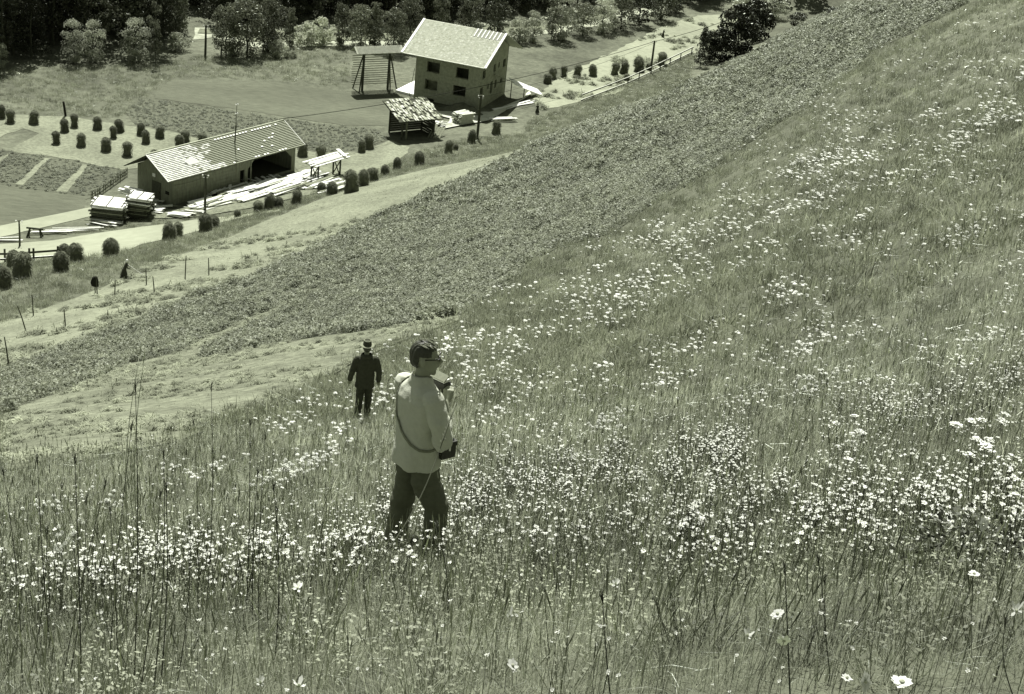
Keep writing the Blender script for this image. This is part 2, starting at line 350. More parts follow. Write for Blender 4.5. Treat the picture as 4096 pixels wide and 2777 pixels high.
for i in range(4):
    t = tuft(.2, 32, .07, .25, .009, 200+i, lean=1.1, seg=2); seedstems(t, .18, 1, .32, 220+i, .004, (0, 1, 0, 0)[i]); midT.append(proto('grass_tuft_mid', t, [m_grass, m_straw, m_grassd]))
farT = [proto('grass_tuft_far', tuft(.42, 40, .1, .42, .024, 300+i, lean=1.1, seg=2), [m_grassh]) for i in range(4)]
stubT = [proto('stubble_tuft', tuft(.16, 22, .02, .08, .012, 400+i, lean=2.2, seg=2), [m_hayc]) for i in range(3)]
def hayclump(seed, r=.3, n=40, w_=.02):
    rs = np.random.RandomState(seed); mb = MB()
    for k in range(n):
        a = rs.rand()*6.283; q = r*rs.rand(); c = Vector((math.cos(a)*q, math.sin(a)*q*.6, .04+.12*(1-q/r)*rs.rand())); d = Vector((rs.randn(), rs.randn(), rs.randn()*.3)).normalized()*r*.45
        s_ = d.cross(Vector((0, 0, 1))).normalized()*w_/2; m = c+Vector((0, 0, .05*rs.rand()))
        mb.add([c-d-s_, c-d+s_, m+s_, m-s_, c+d+s_-Vector((0, 0, .03)), c+d-s_-Vector((0, 0, .03))], [(0, 1, 2, 3), (3, 2, 4, 5)])
    return mb
hayT = [proto('hay_clump', hayclump(500+i), [m_hayc]) for i in range(3)]
def plant(seed, r=.24, h=.34, n=46, ls=.06):
    rs = np.random.RandomState(seed); mb = MB()
    for k in range(n):
        a = rs.rand()*6.283; e = math.acos(rs.rand()); dr = Vector((math.sin(e)*math.cos(a)*r, math.sin(e)*math.sin(a)*r, math.cos(e)*h)); c = dr*(.6+.4*rs.rand())
        d = Vector((math.cos(a+rs.randn()*.6), math.sin(a+rs.randn()*.6), .4*rs.randn())).normalized()*ls; s_ = d.cross(Vector((0, 0, 1))+Vector(rs.randn(3)*.4)).normalized()*ls*.55
        mb.quad(c-d, c+s_, c+d, c-s_)
    return mb
gardP = proto('garden_plant', plant(650), [mat('garden_leaf', .17, .3, 2, trans=.35, inst=.3)])
cropT = [proto('crop_plant', plant(600+i, .24, .38, 60, .05), [m_leafc]) for i in range(4)]

def polar(n, r0, r1, half, p=1., az0=0.):
    u = RS.rand(n); e = 2-p+1e-6; r = (r0**e+(r1**e-r0**e)*u)**(1/e); a = (RS.rand(n)*2-1)*half+az0
    return np.sin(a)*r, np.cos(a)*r
def drop(x, y, dz=0.): return np.c_[x, y, H(x, y)+dz]
HALF = R(21)
_pc, _ps, _pm = P_crop, P_stub, P_mown
def meadow_mask(x, y):
    return ~(inside(_pc, x, y) | inside(_ps, x, y) | inside(_pm, x, y))
def frame_mask(x, y, z, pad=160):
    P = np.c_[x, y, z]; f = P@fwd; X = 2048+F*(P@rt)/f; Y = 1388.5-F*(P@up)/f
    return (f > 1) & (X > -pad) & (X < 4096+pad) & (Y > -pad*1.5) & (Y < 2777+500)
n1 = lambda x, y, s, o=0.: np.array([noise.noise(Vector((a*s, b*s, o))) for a, b in zip(x, y)])
# near meadow
x, y = polar(5600, 4.1, 12, R(30), .6); P = drop(x, y); pack('meadow_grass', P, nearT, .8, 1.25, .2, 'dense meadow grass of the near hillside', 'grass', w=[.18, .18, .18, .18, .18, .05, .05])
x, y = polar(6400, 11.5, 30, R(23), .8); k = meadow_mask(x, y); P = drop(x[k], y[k]); pack('meadow_grass_beyond', P, midT, .8, 1.3, .2, 'meadow grass around the walkers', 'grass')
x = RS.uniform(-30, 75, 90000); y = RS.uniform(28, 190, 90000)
k = (RS.rand(len(x)) < np.clip(45/np.hypot(x, y), .15, 1)) & meadow_mask(x, y); x = x[k]; y = y[k]; P = drop(x, y); up_hill = (P[:, 2] > FLOOR+2.2) & frame_mask(x, y, P[:, 2])
P = P[up_hill]; pack('hill_meadow_grass', P, farT, .7, 1.25, .2, 'tall grass of the upper hillside meadow', 'grass')
# crop plants
b = np.array(P_crop); x = RS.uniform(b[:, 0].min(), b[:, 0].max(), 260000); y = RS.uniform(b[:, 1].min(), b[:, 1].max(), 260000)
k = inside(P_crop, x, y); x = x[k]; y = y[k]; d = np.hypot(x, y)
_a = Vector(at(2033, 1143).xy); _b = Vector(at(3872, 13).xy); _n2 = (_b-_a).normalized(); perp = x*_n2.y-y*_n2.x; furrow = np.sin(perp*6.283/1.9+n1(x, y, .06)*2.5)
rowv = np.where(furrow < -.62, -1, n1(x, y, .12)); k = (RS.rand(len(x)) < np.clip(75/d, .22, 1)*np.where(rowv > -.38, 1, .35)); x = x[k]; y = y[k]; d = d[k]
P = drop(x, y); k = frame_mask(x, y, P[:, 2]); P = P[k]; d = d[k]; n = len(P); lf = n1(P[:, 0], P[:, 1], .5, 4)
gn_scatter('crop_plants', P, RS.rand(n)*6.28, (.75+.6*RS.rand(n))*(1+.55*lf)*np.clip(d/90, .9, 1.7), (RS.rand(n, 2)-.5)*.5, RS.randint(0, 4, n), cropT, 'stuff', 'leafy crop covering the broad dark strip on the slope', 'crop')
# stubble and hay
def fill(poly, dens, nmax=60000):
    b = np.array(poly); A = (b[:, 0].max()-b[:, 0].min())*(b[:, 1].max()-b[:, 1].min()); n = int(min(nmax*6, A*dens))
    x = RS.uniform(b[:, 0].min(), b[:, 0].max(), n); y = RS.uniform(b[:, 1].min(), b[:, 1].max(), n); k = inside(poly, x, y); x = x[k]; y = y[k]; P = drop(x, y); k = frame_mask(x, y, P[:, 2]); return P[k]
P = fill(P_stub, 9); pack('cut_stubble', P, stubT, .8, 1.8, .1, 'short cut stubble of the mown slope', 'stubble')
P = fill(P_stub, 5); k = n1(P[:, 0]*.5, P[:, 1], .35, 5) > -.16; pack('cut_hay', P[k], hayT, .35, 1.15, .1, 'cut hay scattered over the mown slope', 'hay')
P = fill(P_mown, 3); pack('strip_stubble', P, stubT, 1.5, 3.2, .1, 'short stubble of the pale mown strip', 'stubble')
P = fill(P_mown, 1.6); k = (n1(P[:, 0]*.5, P[:, 1], .22, 9) > .05) & (np.hypot(P[:, 0], P[:, 1]) < 135); pack('strip_hay', P[k], hayT, 1., 2.6, .1, 'small hay heaps raked over the pale mown strip', 'hay')
P = fill(P_light, .5); k = (n1(P[:, 0]*.4, P[:, 1], .12, 2) > 0.); pack('field_hay', P[k], hayT, 1.5, 3.6, .1, 'rows of drying hay in the far pale field', 'hay')
# uncut verge, valley meadow, small crops
b = poly_world([(0,1300),(382,1165),(793,990),(1200,825),(1500,722),(1900,632),(2115,586),(2500,420),(2760,340),(2780,215),(2600,300),(2330,410),(2130,470),(2090,540),(1960,545),(1850,560),(1700,600),(1450,700),(1350,740),(1180,800),(950,880),(800,928),(569,985),(338,1032),(-60,1064),(-60,1310)])
P = fill(b, 3.2); pack('verge_grass', P, farT, .8, 1.5, .2, 'uncut grass bank between the road and the slope', 'grass')
b = poly_world([(-80,280),(600,250),(1000,200),(1380,190),(1400,300),(1380,350),(1100,320),(700,310),(560,400),(480,470),(350,470),(-80,445)])
P = fill(b, 1.6); pack('valley_grass', P, farT, .8, 1.6, .2, 'tall unmown grass on the valley floor before the wood', 'grass')
for nm, pl in (('potato_plants', P_gard), ('root_crop', P_beet)):
    P = fill(pl, 5.0); P = P[~np.any([inside(q, P[:, 0], P[:, 1]) for q in LANES], axis=0)]; pack(nm, P, [gardP], .5, .95, .2, 'small leafy plants of the '+('garden plot beside the barn' if nm[0] == 'p' else 'rowed field above the barn'), 'crop')
b = poly_world([(560,880),(700,856),(1000,838),(1180,800),(1240,790),(1000,862),(800,880),(560,912),(300,940),(300,915),(480,890)])
P = fill(b, 4); pack('yard_edge_grass', P, farT, .5, 1., .2, 'rough grass along the yard side of the road', 'grass')
#SPLIT1

# ------------------------------------------------------------------ house under construction
def frame(loc, ux, uy):
    """matrix whose X/Y axes are the given horizontal world directions"""
    ux = Vector(ux).normalized(); uy = Vector(uy).normalized()
    m = Matrix((ux, uy, Vector((0, 0, 1)))).transposed().to_4x4(); m.translation = Vector(loc); return m
def fthing(name, m, label, cat, group=None):
    o = bpy.data.objects.new(name, None); COL.objects.link(o); o.matrix_world = m; return tag(o, label, cat, group)
th = .31; hx, hy, hL, hW = -7.75, 201.99, 9.09, 9.99
HB = -58.5
# local frame: X = from the left corner towards the front corner, Y = away, Z up; origin at the left front corner
u_ = Vector((-math.cos(th), math.sin(th), 0)); v_ = Vector((math.sin(th), math.cos(th), 0))
HM = frame(Vector((hx, hy, HB))+u_*hL, -u_, v_); HI = HM.inverted()
house = fthing('house', HM, 'unfinished three storey block house with pale shingle roof and white verge boards', 'house')
def solve(m, fn, target, a, b, ax):
    for _ in range(40):
        c = (a+b)/2; q = proj(m@Vector(fn(c)))[ax]
        if (q-target)*(proj(m@Vector(fn(b)))[ax]-target) > 0: b = c
        else: a = c
    return (a+b)/2
def front_u(px, z=4): return solve(HM, lambda t: (t, 0, z), px, -2, hL+2, 0)
def side_v(px, z=4): return solve(HM, lambda t: (hL, t, z), px, -2, hW+2, 0)
def front_z(u, py): return solve(HM, lambda t: (u, 0, t), py, -2, 9, 1)
def side_z(v, py): return solve(HM, lambda t: (hL, v, t), py, -2, 9, 1)
def r7(x, y): return 1550+x/2.814, 40+y/2.814
def opening(ff, fz, x0, y0, x1, y1):
    a = r7(x0, y0); b = r7(x1, y1); u0 = ff(a[0]); u1 = ff(b[0]); um = (u0+u1)/2; cy = (a[1]+b[1])/2; zc = fz(um, cy)
    hh = (y1-y0)/2.814*.5*.9/28.0; return (min(u0, u1), max(u0, u1), zc-hh, zc+hh)
fo = [opening(front_u, front_z, *q) for q in ((438,588,580,708),(762,655,905,775),(428,782,567,905),(745,855,888,972),(430,990,543,1068))]
so_ = [opening(side_v, side_z, *q) for q in ((1185,608,1213,700),(1236,588,1254,650),(1292,548,1324,645),(1048,872,1084,955),(1130,830,1151,892),(1165,800,1192,944),(1214,785,1236,882),(1276,768,1303,822),(1064,680,1099,775))]
EAVE = -51.69-HB+.35; RIDGE = -48.56-HB; eo, gl, gr = 1.84, 1.41, 1.32
def wall_mb(L, Ht, ops, place, T=.3):
    mb = MB(); us = sorted({0, L} | {o[0] for o in ops} | {o[1] for o in ops}); zs = sorted({0, Ht} | {o[2] for o in ops} | {o[3] for o in ops})
    for i in range(len(us)-1):
        for j in range(len(zs)-1):
            uc = (us[i]+us[i+1])/2; zc = (zs[j]+zs[j+1])/2
            if us[i+1]-us[i] < .01 or zs[j+1]-zs[j] < .01: continue
            if any(o[0] < uc < o[1] and o[2] < zc < o[3] for o in ops): continue
            place(mb, us[i], us[i+1], zs[j], zs[j+1])
    return mb
T = .3
wf = wall_mb(hL, EAVE+.25, fo, lambda mb, a, b, z0, z1: mb.box(((a+b)/2, T/2, (z0+z1)/2), (b-a, T, z1-z0)))
part('front_wall', wf, m_plast, house)
ws = wall_mb(hW-.004, EAVE+.25, so_, lambda mb, a, b, z0, z1: mb.box((hL-T/2, (max(a, T+.003)+b)/2, (z0+z1)/2), (T, b-max(a, T+.003), z1-z0)))
part('side_wall', ws, m_plast, house)
g = MB(); zt = EAVE+.252; mid = hW/2
for X in (T/2, hL-T/2):
    zz = RIDGE-.2; g = MB(); g.add([(X-T/2, .3, zt), (X+T/2, .3, zt), (X-T/2, hW-.3, zt), (X+T/2, hW-.3, zt), (X-T/2, mid, zz), (X+T/2, mid, zz)], [(0,1,5,4),(1,3,5),(3,2,4,5),(2,0,4),(0,2,3,1)]); part('gable', g, m_plast, house)
# far walls: corner openings on the left side let the bright terrace show through
lo = [(1.0, 3.2, fo[0][2], fo[0][3]), (1.0, 3.2, fo[2][2]-.5, fo[2][3])]
wl = wall_mb(hW, EAVE+.25, lo, lambda mb, a, b, z0, z1: mb.box((T/2, (max(a, T+.003)+min(b, hW-T-.003))/2, (z0+z1)/2), (T, min(b, hW-T-.003)-max(a, T+.003), z1-z0)))
part('left_wall', wl, m_plast, house)
part('back_wall', wall_mb(hL, EAVE+.25, [(2, 3.2, 3.9, 5.1), (6, 7.2, 3.9, 5.1)], lambda mb, a, b, z0, z1: mb.box(((a+b)/2, hW-T/2, (z0+z1)/2), (b-a, T, z1-z0))), m_plast, house)
fl = MB()
for z in (.9, 3.35, EAVE+.05): fl.box((hL/2, hW/2, z), (hL-2*T-.01, hW-2*T-.01, .2))
for Y in (4.0,): fl.box((hL/2, Y, EAVE/2), (hL-2*T-.02, .15, EAVE-.2))
fl.box((hL*.52, hW/2, EAVE/2+.003), (.15, hW-2*T-.02, EAVE-.25)); part('floor_slab', fl, m_plast, house)
for o in fo:                                   # recessed window frames and sills
    f = MB(); a, b, z0, z1 = o; y = .2
    for q in (((a+b)/2, z0+.03, b-a, .06), ((a+b)/2, z1-.03, b-a, .06)): f.box((q[0], y, q[1]), (q[2]-.006, .06, q[3]))
    for xx in (a+.035, b-.035): f.box((xx, y+.002, (z0+z1)/2), (.06, .06, z1-z0-.125))
    fr = part('window', f, m_woodg, house); s_ = MB(); s_.box(((a+b)/2, -.03, z0-.032), (b-a+.12, .1, .06)); part('sill', s_, m_plast, fr)
for i, o in enumerate(so_):
    f = MB(); a, b, z0, z1 = o; xx = hL-.2
    for yy in (a+.03, b-.03): f.box((xx, yy, (z0+z1)/2), (.06, .05, z1-z0-.01))
    f.box((xx+.002, (a+b)/2, z1-.03), (.06, b-a-.12, .06)); part('doorway' if i == 5 else 'window', f, m_woodg, house)
# roof
x0, x1 = -gl, hL+gr; y0 = -eo; ze = -51.69-HB
sl_ = Vector((0, mid-y0, RIDGE-ze)); sL = sl_.length; sn = Vector((0, -(RIDGE-ze), mid-y0)).normalized()
def roofp(x, t, off=0., back=False):
    p = Vector((x, y0, ze)).lerp(Vector((x, mid, RIDGE)), t)+sn*off
    return Vector((p.x, 2*mid-p.y, p.z)) if back else p
def slab(back):
    d = MB(); v = [roofp(x0, 0, 0, back), roofp(x1, 0, 0, back), roofp(x1, 1, 0, back), roofp(x0, 1, 0, back)]; v += [p-Vector((0, 0, .12)) for p in v]
    d.add(v, [(0,1,2,3),(7,6,5,4),(0,4,5,1),(1,5,6,2),(3,7,4,0)]); return d
roof = part('roof', slab(False), m_shin3, house); part('roof', slab(True), m_shin3, house)
sh = MB(); nr = 34; ncol = 46
for r_ in range(nr):
    for c in range(ncol):
        xa = x0+.28+(x1-x0-.56)*c/ncol; xb = x0+.28+(x1-x0-.56)*(c+1)/ncol-.012; t0 = r_/nr; t1 = (r_+1)/nr
        if r_ >= nr-8 and xa > x0+(x1-x0)*.62: continue
        o1 = .055+.012*random.random(); o0 = .02
        mi = random.choice((0, 0, 0, 1, 2)) if random.random() < .55 else 0
        sh.add([roofp(xa, t0-.004, o1), roofp(xb, t0-.004, o1), roofp(xb, t1, o0), roofp(xa, t1, o0), roofp(xa, t0-.004, 0.004), roofp(xb, t0-.004, .004)], [(0,1,2,3),(4,5,1,0)], mi)
part('shingles', sh, [m_shin, m_shin2, m_shin3], roof, kind='stuff')
gap0 = x0+(x1-x0)*.64
for k in range(8):
    bt = MB(); t = 1-(k+.5)/nr; bt.beam(roofp(gap0, t, .035), roofp(x1-.3, t, .035), .09, .04, upv=sn); part('batten', bt, m_shin2, roof)
for k in range(7):
    bt = MB(); X = gap0+.25+(x1-.5-gap0)*k/7; bt.beam(roofp(X, 1-8/nr, .09), roofp(X, .995, .09), .13, .04, upv=sn); part('roof_ladder', bt, m_white, roof)
for X in (x0+.12, x1-.12):
    bd = MB(); bd.beam(roofp(X, -.01, .09), roofp(X, 1.0, .09), .3, .05, upv=sn); part('verge_board', bd, m_white, roof)
gt = MB(); gt.beam(roofp(x0, -.012, .02), roofp(x1, -.012, .02), .1, .1, upv=sn); part('gutter', gt, m_shin2, roof)
for k in range(9):                             # rafters below the eave
    rf = MB(); X = x0+.3+(x1-x0-.6)*k/8; rf.beam(roofp(X, .0, -.2), roofp(X, .25, -.2), .1, .14, upv=sn); part('rafter', rf, m_woodd, roof)
# white terrace slab at the left with its prop
tz = .9
def onplane(px, py, z): r = ray(px, py); return Vector((r*(z/r[2])).tolist())
_n = [HI@onplane(px, py, HB+tz) for px, py in ((1583, 360), (1655, 378), (1700, 372), (1668, 318))]
tr = MB(); v = [Vector((min(p.x, -.003), p.y, tz)) for p in _n]; v += [p-Vector((0, 0, .5)) for p in v]
tr.add(v, [(0,1,2,3),(7,6,5,4),(0,4,5,1),(1,5,6,2),(2,6,7,3),(3,7,4,0)])
part('terrace_slab', tr, m_white, house)
pr = MB(); pr.beam((-.9, .5, -.2), (-.35, .55, 4.4), .06); part('terrace_prop', pr, m_woodg, house)
# plank runway from the hillside into the side of the house
A = at(2163, 371, .25); B = HM@Vector((hL+.02, side_v(1973), 0)); B.z = HB+side_z(side_v(1975), 296)
B = Vector((B.x, B.y, B.z)); rw = empty('plank_runway', A, 'white plank runway sloping from the bank up to the first floor of the house', 'runway')
loc = lambda p: p-A
side = (B-A).cross(Vector((0, 0, 1))).normalized()
for k in range(5):
    b = MB(); sd_ = side*(k-2)*.28+Vector((0, 0, .13*(k-2)*(1 if side.y > 0 else -1))); b.beam(sd_, (B-A)*.62+sd_, .27, .05, upv=(0, -.45, 1)); part('plank', b, m_white, rw)
for k in range(2):
    b = MB(); b.beam((B-A)*.6+side*(k-.5)*.32+Vector((0, 0, -.055)), (B-A)+side*(k-.5)*.32, .28, .05); part('plank', b, m_woodg, rw)
for t in (.35, .62):
    p = (B-A)*t; q = A+p; b = MB(); gz = Hs(q.x, q.y)-A.z-.2
    if p.z-.05 > gz: b.beam((p.x, p.y, gz), (p.x, p.y, p.z-.06), .12); part('post', b, m_woodd, rw)

# soil heap burying the right side of the basement
def mound(name, px, rx, ry, h, m, label, cat, rz=0):
    c = at(*px); mb = MB(); n = 20; rings = 7
    v = []
    for i in range(rings+1):
        for j in range(n):
            t = i/rings; a = 2*math.pi*j/n; x = math.cos(a)*rx*t; y = math.sin(a)*ry*t
            x, y = x*math.cos(rz)-y*math.sin(rz), x*math.sin(rz)+y*math.cos(rz)
            z = h*(math.cos(t*math.pi)*.5+.5)*(1+.25*noise.noise(Vector((x, y, 4)))); v.append(Vector((x, y, Hs(c.x+x, c.y+y)-c.z+z-.03)))
    mb.add(v, [(i*n+j, (i+1)*n+j, (i+1)*n+(j+1) % n, i*n+(j+1) % n) for i in range(rings) for j in range(n)])
    o = link(name, mb.mesh(name, m, True), None, c); return tag(o, label, cat)
mound('soil_heap', (1850, 450), 3.8, 1.6, 1.3, m_ground, 'long dark soil heap banked along the front of the unfinished house', 'soil heap', -.3)

# ------------------------------------------------------------------ barn / sawmill shed
bt_ = .99; bx, by, bL, bW = -36.35, 155.03, 18.35, 5.19; BB = -58.1
ub = Vector((math.cos(bt_), math.sin(bt_), 0)); vb = Vector((-math.sin(bt_), math.cos(bt_), 0))
BM = frame((bx, by, BB), ub, vb); barn = fthing('barn', BM, 'long low timber barn with ribbed tile roof, pale new tiles at its left end', 'barn')
be, br = -54.94-BB, -52.95-BB; eb, g0, g1 = .69, 1.29, .67; WT = .16
wb = MB(); op = (bL-7.4, bL-.55, .35, 2.85)
oa = wall_mb(bL, be+.2, [op, (bL-8.6, bL-7.9, .5, 1.9)], lambda mb, a, b, z0, z1: mb.box(((a+b)/2, WT/2, (z0+z1)/2), (b-a, WT, z1-z0)), WT)
part('front_wall', oa, m_woodg, barn)
# cut corners of the wide opening
for xx, s_ in ((op[0], 1), (op[1], -1)):
    cb = MB(); cb.add([(xx, .01, op[3]), (xx+s_*1.1, .01, op[3]), (xx, .01, op[3]-1.0), (xx, WT-.01, op[3]), (xx+s_*1.1, WT-.01, op[3]), (xx, WT-.01, op[3]-1.0)], [(0,1,2),(3,5,4),(1,4,5,2)]); part('corner_brace', cb, m_woodg, barn)
part('back_wall', wall_mb(bL, be+.2, [], lambda mb, a, b, z0, z1: mb.box(((a+b)/2, bW-WT/2, (z0+z1)/2), (b-a, WT, z1-z0))), m_woodg, barn)
for X, nm in ((WT/2, 'left_gable'), (bL-WT/2, 'right_gable')):
    q = MB(); q.box((X, bW/2, be/2), (WT, bW-2*WT-.006, be)); z_ = be
    q.add([(X-WT/2, WT, z_), (X+WT/2, WT, z_), (X-WT/2, bW-WT, z_), (X+WT/2, bW-WT, z_), (X-WT/2, bW/2, br-.15), (X+WT/2, bW/2, br-.15)], [(0,1,5,4),(1,3,5),(3,2,4,5),(2,0,4)])
    part(nm, q, m_woodg, barn)
nb = 30
for k in range(nb):                             # boards of the gable side, each a little proud
    Y = WT+(bW-2*WT)*(k+.5)/nb; top = be+(br-.2-be)*(1-abs(Y-bW/2)/(bW/2)); b = MB(); b.box((-.012-.01*random.random(), Y, top*.5), (.03, (bW-2*WT)/nb-.02, top-.02)); part('board', b, m_woodg, barn)
for k in range(7):
    z = .2+k*.38; b = MB(); b.box(((bL-9)/2, -.02-.01*(k % 2), z), (bL-9.2, .03, .36)); part('board', b, m_woodg, barn)
dr = MB(); dr.box((-.06, 2.3, 1.1), (.05, 1.3, 2.1)); d_ = part('door', dr, m_woodd, barn); q = MB(); q.box((-.1, 1.8, 1.1), (.03, .05, .2)); part('handle', q, m_dark, d_)
q = MB(); q.box((-.06, 2.7, 2.75), (.04, .4, .35)); part('hatch', q, m_wood, barn)
q = MB(); q.box((-.06, .7, 1.35), (.04, .55, .35)); part('hatch', q, m_dark, barn)
q = MB(); q.box((bL-7.0, -.02, 1.3), (.14, .1, 2.6)); part('post', q, m_woodg, barn)
fl2 = MB(); fl2.box((bL/2, bW/2, .1), (bL-2*WT-.01, bW-2*WT-.01, .2)); part('floor', fl2, m_woodd, barn)
bsn = Vector((0, -(br-be), bW/2+eb)).normalized()
def bp(x, t, off=0., back=False):
    p = Vector((x, -eb, be)).lerp(Vector((x, bW/2, br)), t)+bsn*off
    return Vector((p.x, bW-p.y, p.z)) if back else p
for back in (False, True):
    d = MB(); v = [bp(-g0, 0, 0, back), bp(bL+g1, 0, 0, back), bp(bL+g1, 1, 0, back), bp(-g0, 1, 0, back)]; v += [p-Vector((0, 0, .08)) for p in v]
    d.add(v, [(0,1,2,3),(7,6,5,4),(0,4,5,1),(1,5,6,2),(3,7,4,0),(0,3,7,4)][:5]); rfB = part('roof', d, m_woodd, barn)
    if not back: roofB = rfB
rows, cols = 18, 44; tw = (bL+g0+g1)/cols; parts_n = 0; rest = MB()
def tile_mb(r_, c, m):
    xa = -g0+c*tw; t0 = r_/rows; t1 = (r_+1)/rows; a = .15; lo_ = .02
    mb = m; mb.add([bp(xa, t0-.006, a), bp(xa+tw-.02, t0-.006, a), bp(xa+tw-.02, t1, lo_), bp(xa, t1, lo_), bp(xa, t0-.006, .005), bp(xa+tw-.02, t0-.006, .005)], [(0,1,2,3),(4,5,1,0)]); return mb
spots = set()
for r_ in range(rows):
    lim = 18 if r_ < 3 else (15 if r_ < 10 else 13.5+random.random()*1.5)
    for c in range(cols):
        pale = c < lim-(0 if r_ < 4 else random.random()*2.2)
        if not pale and c < 18 and 5 < r_ < 16 and random.random() < .28: pale = True
        if pale and c > 8 and random.random() < .13: pale = False
        if r_ == rows-2 and c > 19 and c % 1 == 0 and random.random() < .8 and c < 41: pale = 'dot'
        if r_ == 0 and c in (27, 28, 30, 31, 35, 36, 37, 20): pale = 'dot'
        if (r_, c) in ((8, 33), (9, 35), (9, 36), (11, 37), (5, 31), (4, 34), (7, 24)): pale = 'dot'
        if pale == 'dot':
            mb = MB(); xa = -g0+c*tw; t0 = r_/rows; t1 = (r_+.8)/rows; mb.add([bp(xa+.05, t0, .2), bp(xa+tw*.7, t0, .2), bp(xa+tw*.7, t1, .16), bp(xa+.05, t1, .16)], [(0,1,2,3)]); part('new_tile', mb, m_white, roofB)
            tile_mb(r_, c, rest)
        elif pale and parts_n < 290: part('tile', tile_mb(r_, c, MB()), m_tilew, roofB); parts_n += 1
        else: tile_mb(r_, c, rest)
part('tiles', rest, m_tileg, roofB, kind='stuff')
q = MB(); q.beam(bp(-g0-.02, -.01, .1), bp(-g0-.02, 1, .1), .12, .06, upv=bsn); part('verge_board', q, m_white, roofB)
q = MB(); q.beam(bp(bL+g1+.02, -.01, .1), bp(bL+g1+.02, 1, .1), .08, .06, upv=bsn); part('verge_board', q, m_tilew, roofB)
q = MB(); q.beam((-g0, bW/2, br+.1), (bL+g1, bW/2, br+.1), .16, .08); part('ridge_cap', q, m_tileg, roofB)
sk = MB(); sk.add([bp(2.6, .32, .14), bp(4.2, .32, .14), bp(3.6, .52, .3), bp(2.2, .5, .3), bp(2.6, .32, .02), bp(4.2, .32, .02)], [(0,1,2,3),(4,5,1,0)]); part('skylight', sk, m_white, roofB)
ms = MB(); mp = bp(10.2, .62); ms.tube([mp, mp+Vector((.1, 0, 2.2))], .07, 6); ms.tube([mp+Vector((.1, 0, 2.2)), mp+Vector((.15, 0, 4.6))], .03, 6); mo = part('roof_mast', ms, m_woodd, barn)
for z in (3.4, 4.4):
    for s_ in (-.12, .14): q = MB(); q.ball(mp+Vector((.15+s_, 0, z)), .09, 6); part('insulator', q, m_white, mo)
MAST = BM@(mp+Vector((.15, 0, 4.4)))

# ------------------------------------------------------------------ hay drying rack
P1 = at(1448, 362); P2 = at(1550, 357); ax = (P2-P1); ax.z = 0; wR = ax.length; ax.normalize(); ay = Vector((-ax.y, ax.x, 0))
kR = pxm((P1+P2)/2); hR = 148/(kR*.93)
RM = frame(P1, ax, ay); rack = fthing('hay_rack', RM, 'tall roofed hay drying rack of horizontal poles standing in the valley meadow', 'hay rack')
for X in (0, wR):
    q = MB(); q.beam((X, 0, -.2), (X, 0, hR), .24); part('post', q, m_woodd, rack)
    for s_ in (-1, 1):
        q = MB(); q.beam((X+(-.9 if X == 0 else .9), s_*1.1, -.15), (X, s_*.1, hR*.94), .14); part('brace', q, m_woodd, rack)
for k in range(14):
    z = .8+k*(hR-1.1)/14; q = MB(); q.tube([(-1.6+.2*random.random(), .16, z), (wR+.8, .16, z+.05*random.random())], .05, 5); part('rail', q, m_woodg, rack)
for s_ in (-1, 1):
    q = MB(); a = Vector((0, 0, hR+.55)); q.add([(-1.5, 0, hR+.62), (wR+1.4, 0, hR+.62), (wR+1.4, s_*1.0, hR-.1), (-1.5, s_*1.0, hR-.1), (-1.5, 0, hR+.54), (wR+1.4, 0, hR+.54), (wR+1.4, s_*1.0, hR-.18), (-1.5, s_*1.0, hR-.18)], [(0,1,2,3),(7,6,5,4),(3,2,6,7),(0,3,7,4),(1,5,6,2)]); rr_ = part('roof', q, m_shin3, rack)
    for k in range(24):
        X = -1.5+(wR+2.9)*k/24; q = MB(); q.add([(X, s_*.02, hR+.66), (X+.5, s_*.02, hR+.66), (X+.5, s_*1.06, hR-.08), (X, s_*1.06, hR-.08)], [(0,1,2,3)]); part('board', q, m_shin, rr_) if s_ < 0 else None

# ------------------------------------------------------------------ old open hut beside the house
c0 = at(1606, 560); c1 = at(1800, 540); ax = c1-c0; ax.z = 0; ax.normalize(); ay = Vector((-ax.y, ax.x, 0)); kS = pxm(c0)
SM = frame(c0, ax, ay); hut = fthing('open_hut', SM, 'tumbledown open hut with rough shingled roof below the unfinished house', 'hut')
w_, d_, h_ = 110/kS, 3.2, 2.6
for X, Y in ((0, 0), (.65, .1), (w_+1.2, .2), (0, d_), (w_+1.2, d_)):
    q = MB(); q.beam((X, Y, -.3), (X, Y, h_+(.9 if Y > 1 else 0)), .17); part('post', q, m_woodd if X != .65 else m_woodg, hut)
for k in range(11):
    q = MB(); q.box((w_/2+.6, d_, .2+k*.28), (w_+1.4, .04, .26)); part('board', q, m_woodd, hut)
for k in range(9):
    q = MB(); q.box((w_+1.25, d_/2+.1, .2+k*.3), (.04, d_-.3, .27), Matrix.Rotation(random.uniform(-.04, .04), 3, 'X')); part('board', q, m_woodd, hut)
hx0, hx1 = -.9, w_+1.9; ry0, ry1, rz0, rz1 = -.8, d_+.6, h_-.1, h_+1.25
def hp(x, t, o=0.): return Vector((x, ry0+(ry1-ry0)*t, rz0+(rz1-rz0)*t+o))
q = MB(); v = [hp(hx0, 0), hp(hx1, 0), hp(hx1, 1), hp(hx0, 1)]; v += [p-Vector((0, 0, .08)) for p in v]; q.add(v, [(0,1,2,3),(7,6,5,4),(0,4,5,1),(1,5,6,2),(2,6,7,3),(3,7,4,0)]); hr_ = part('roof', q, m_woodd, hut)
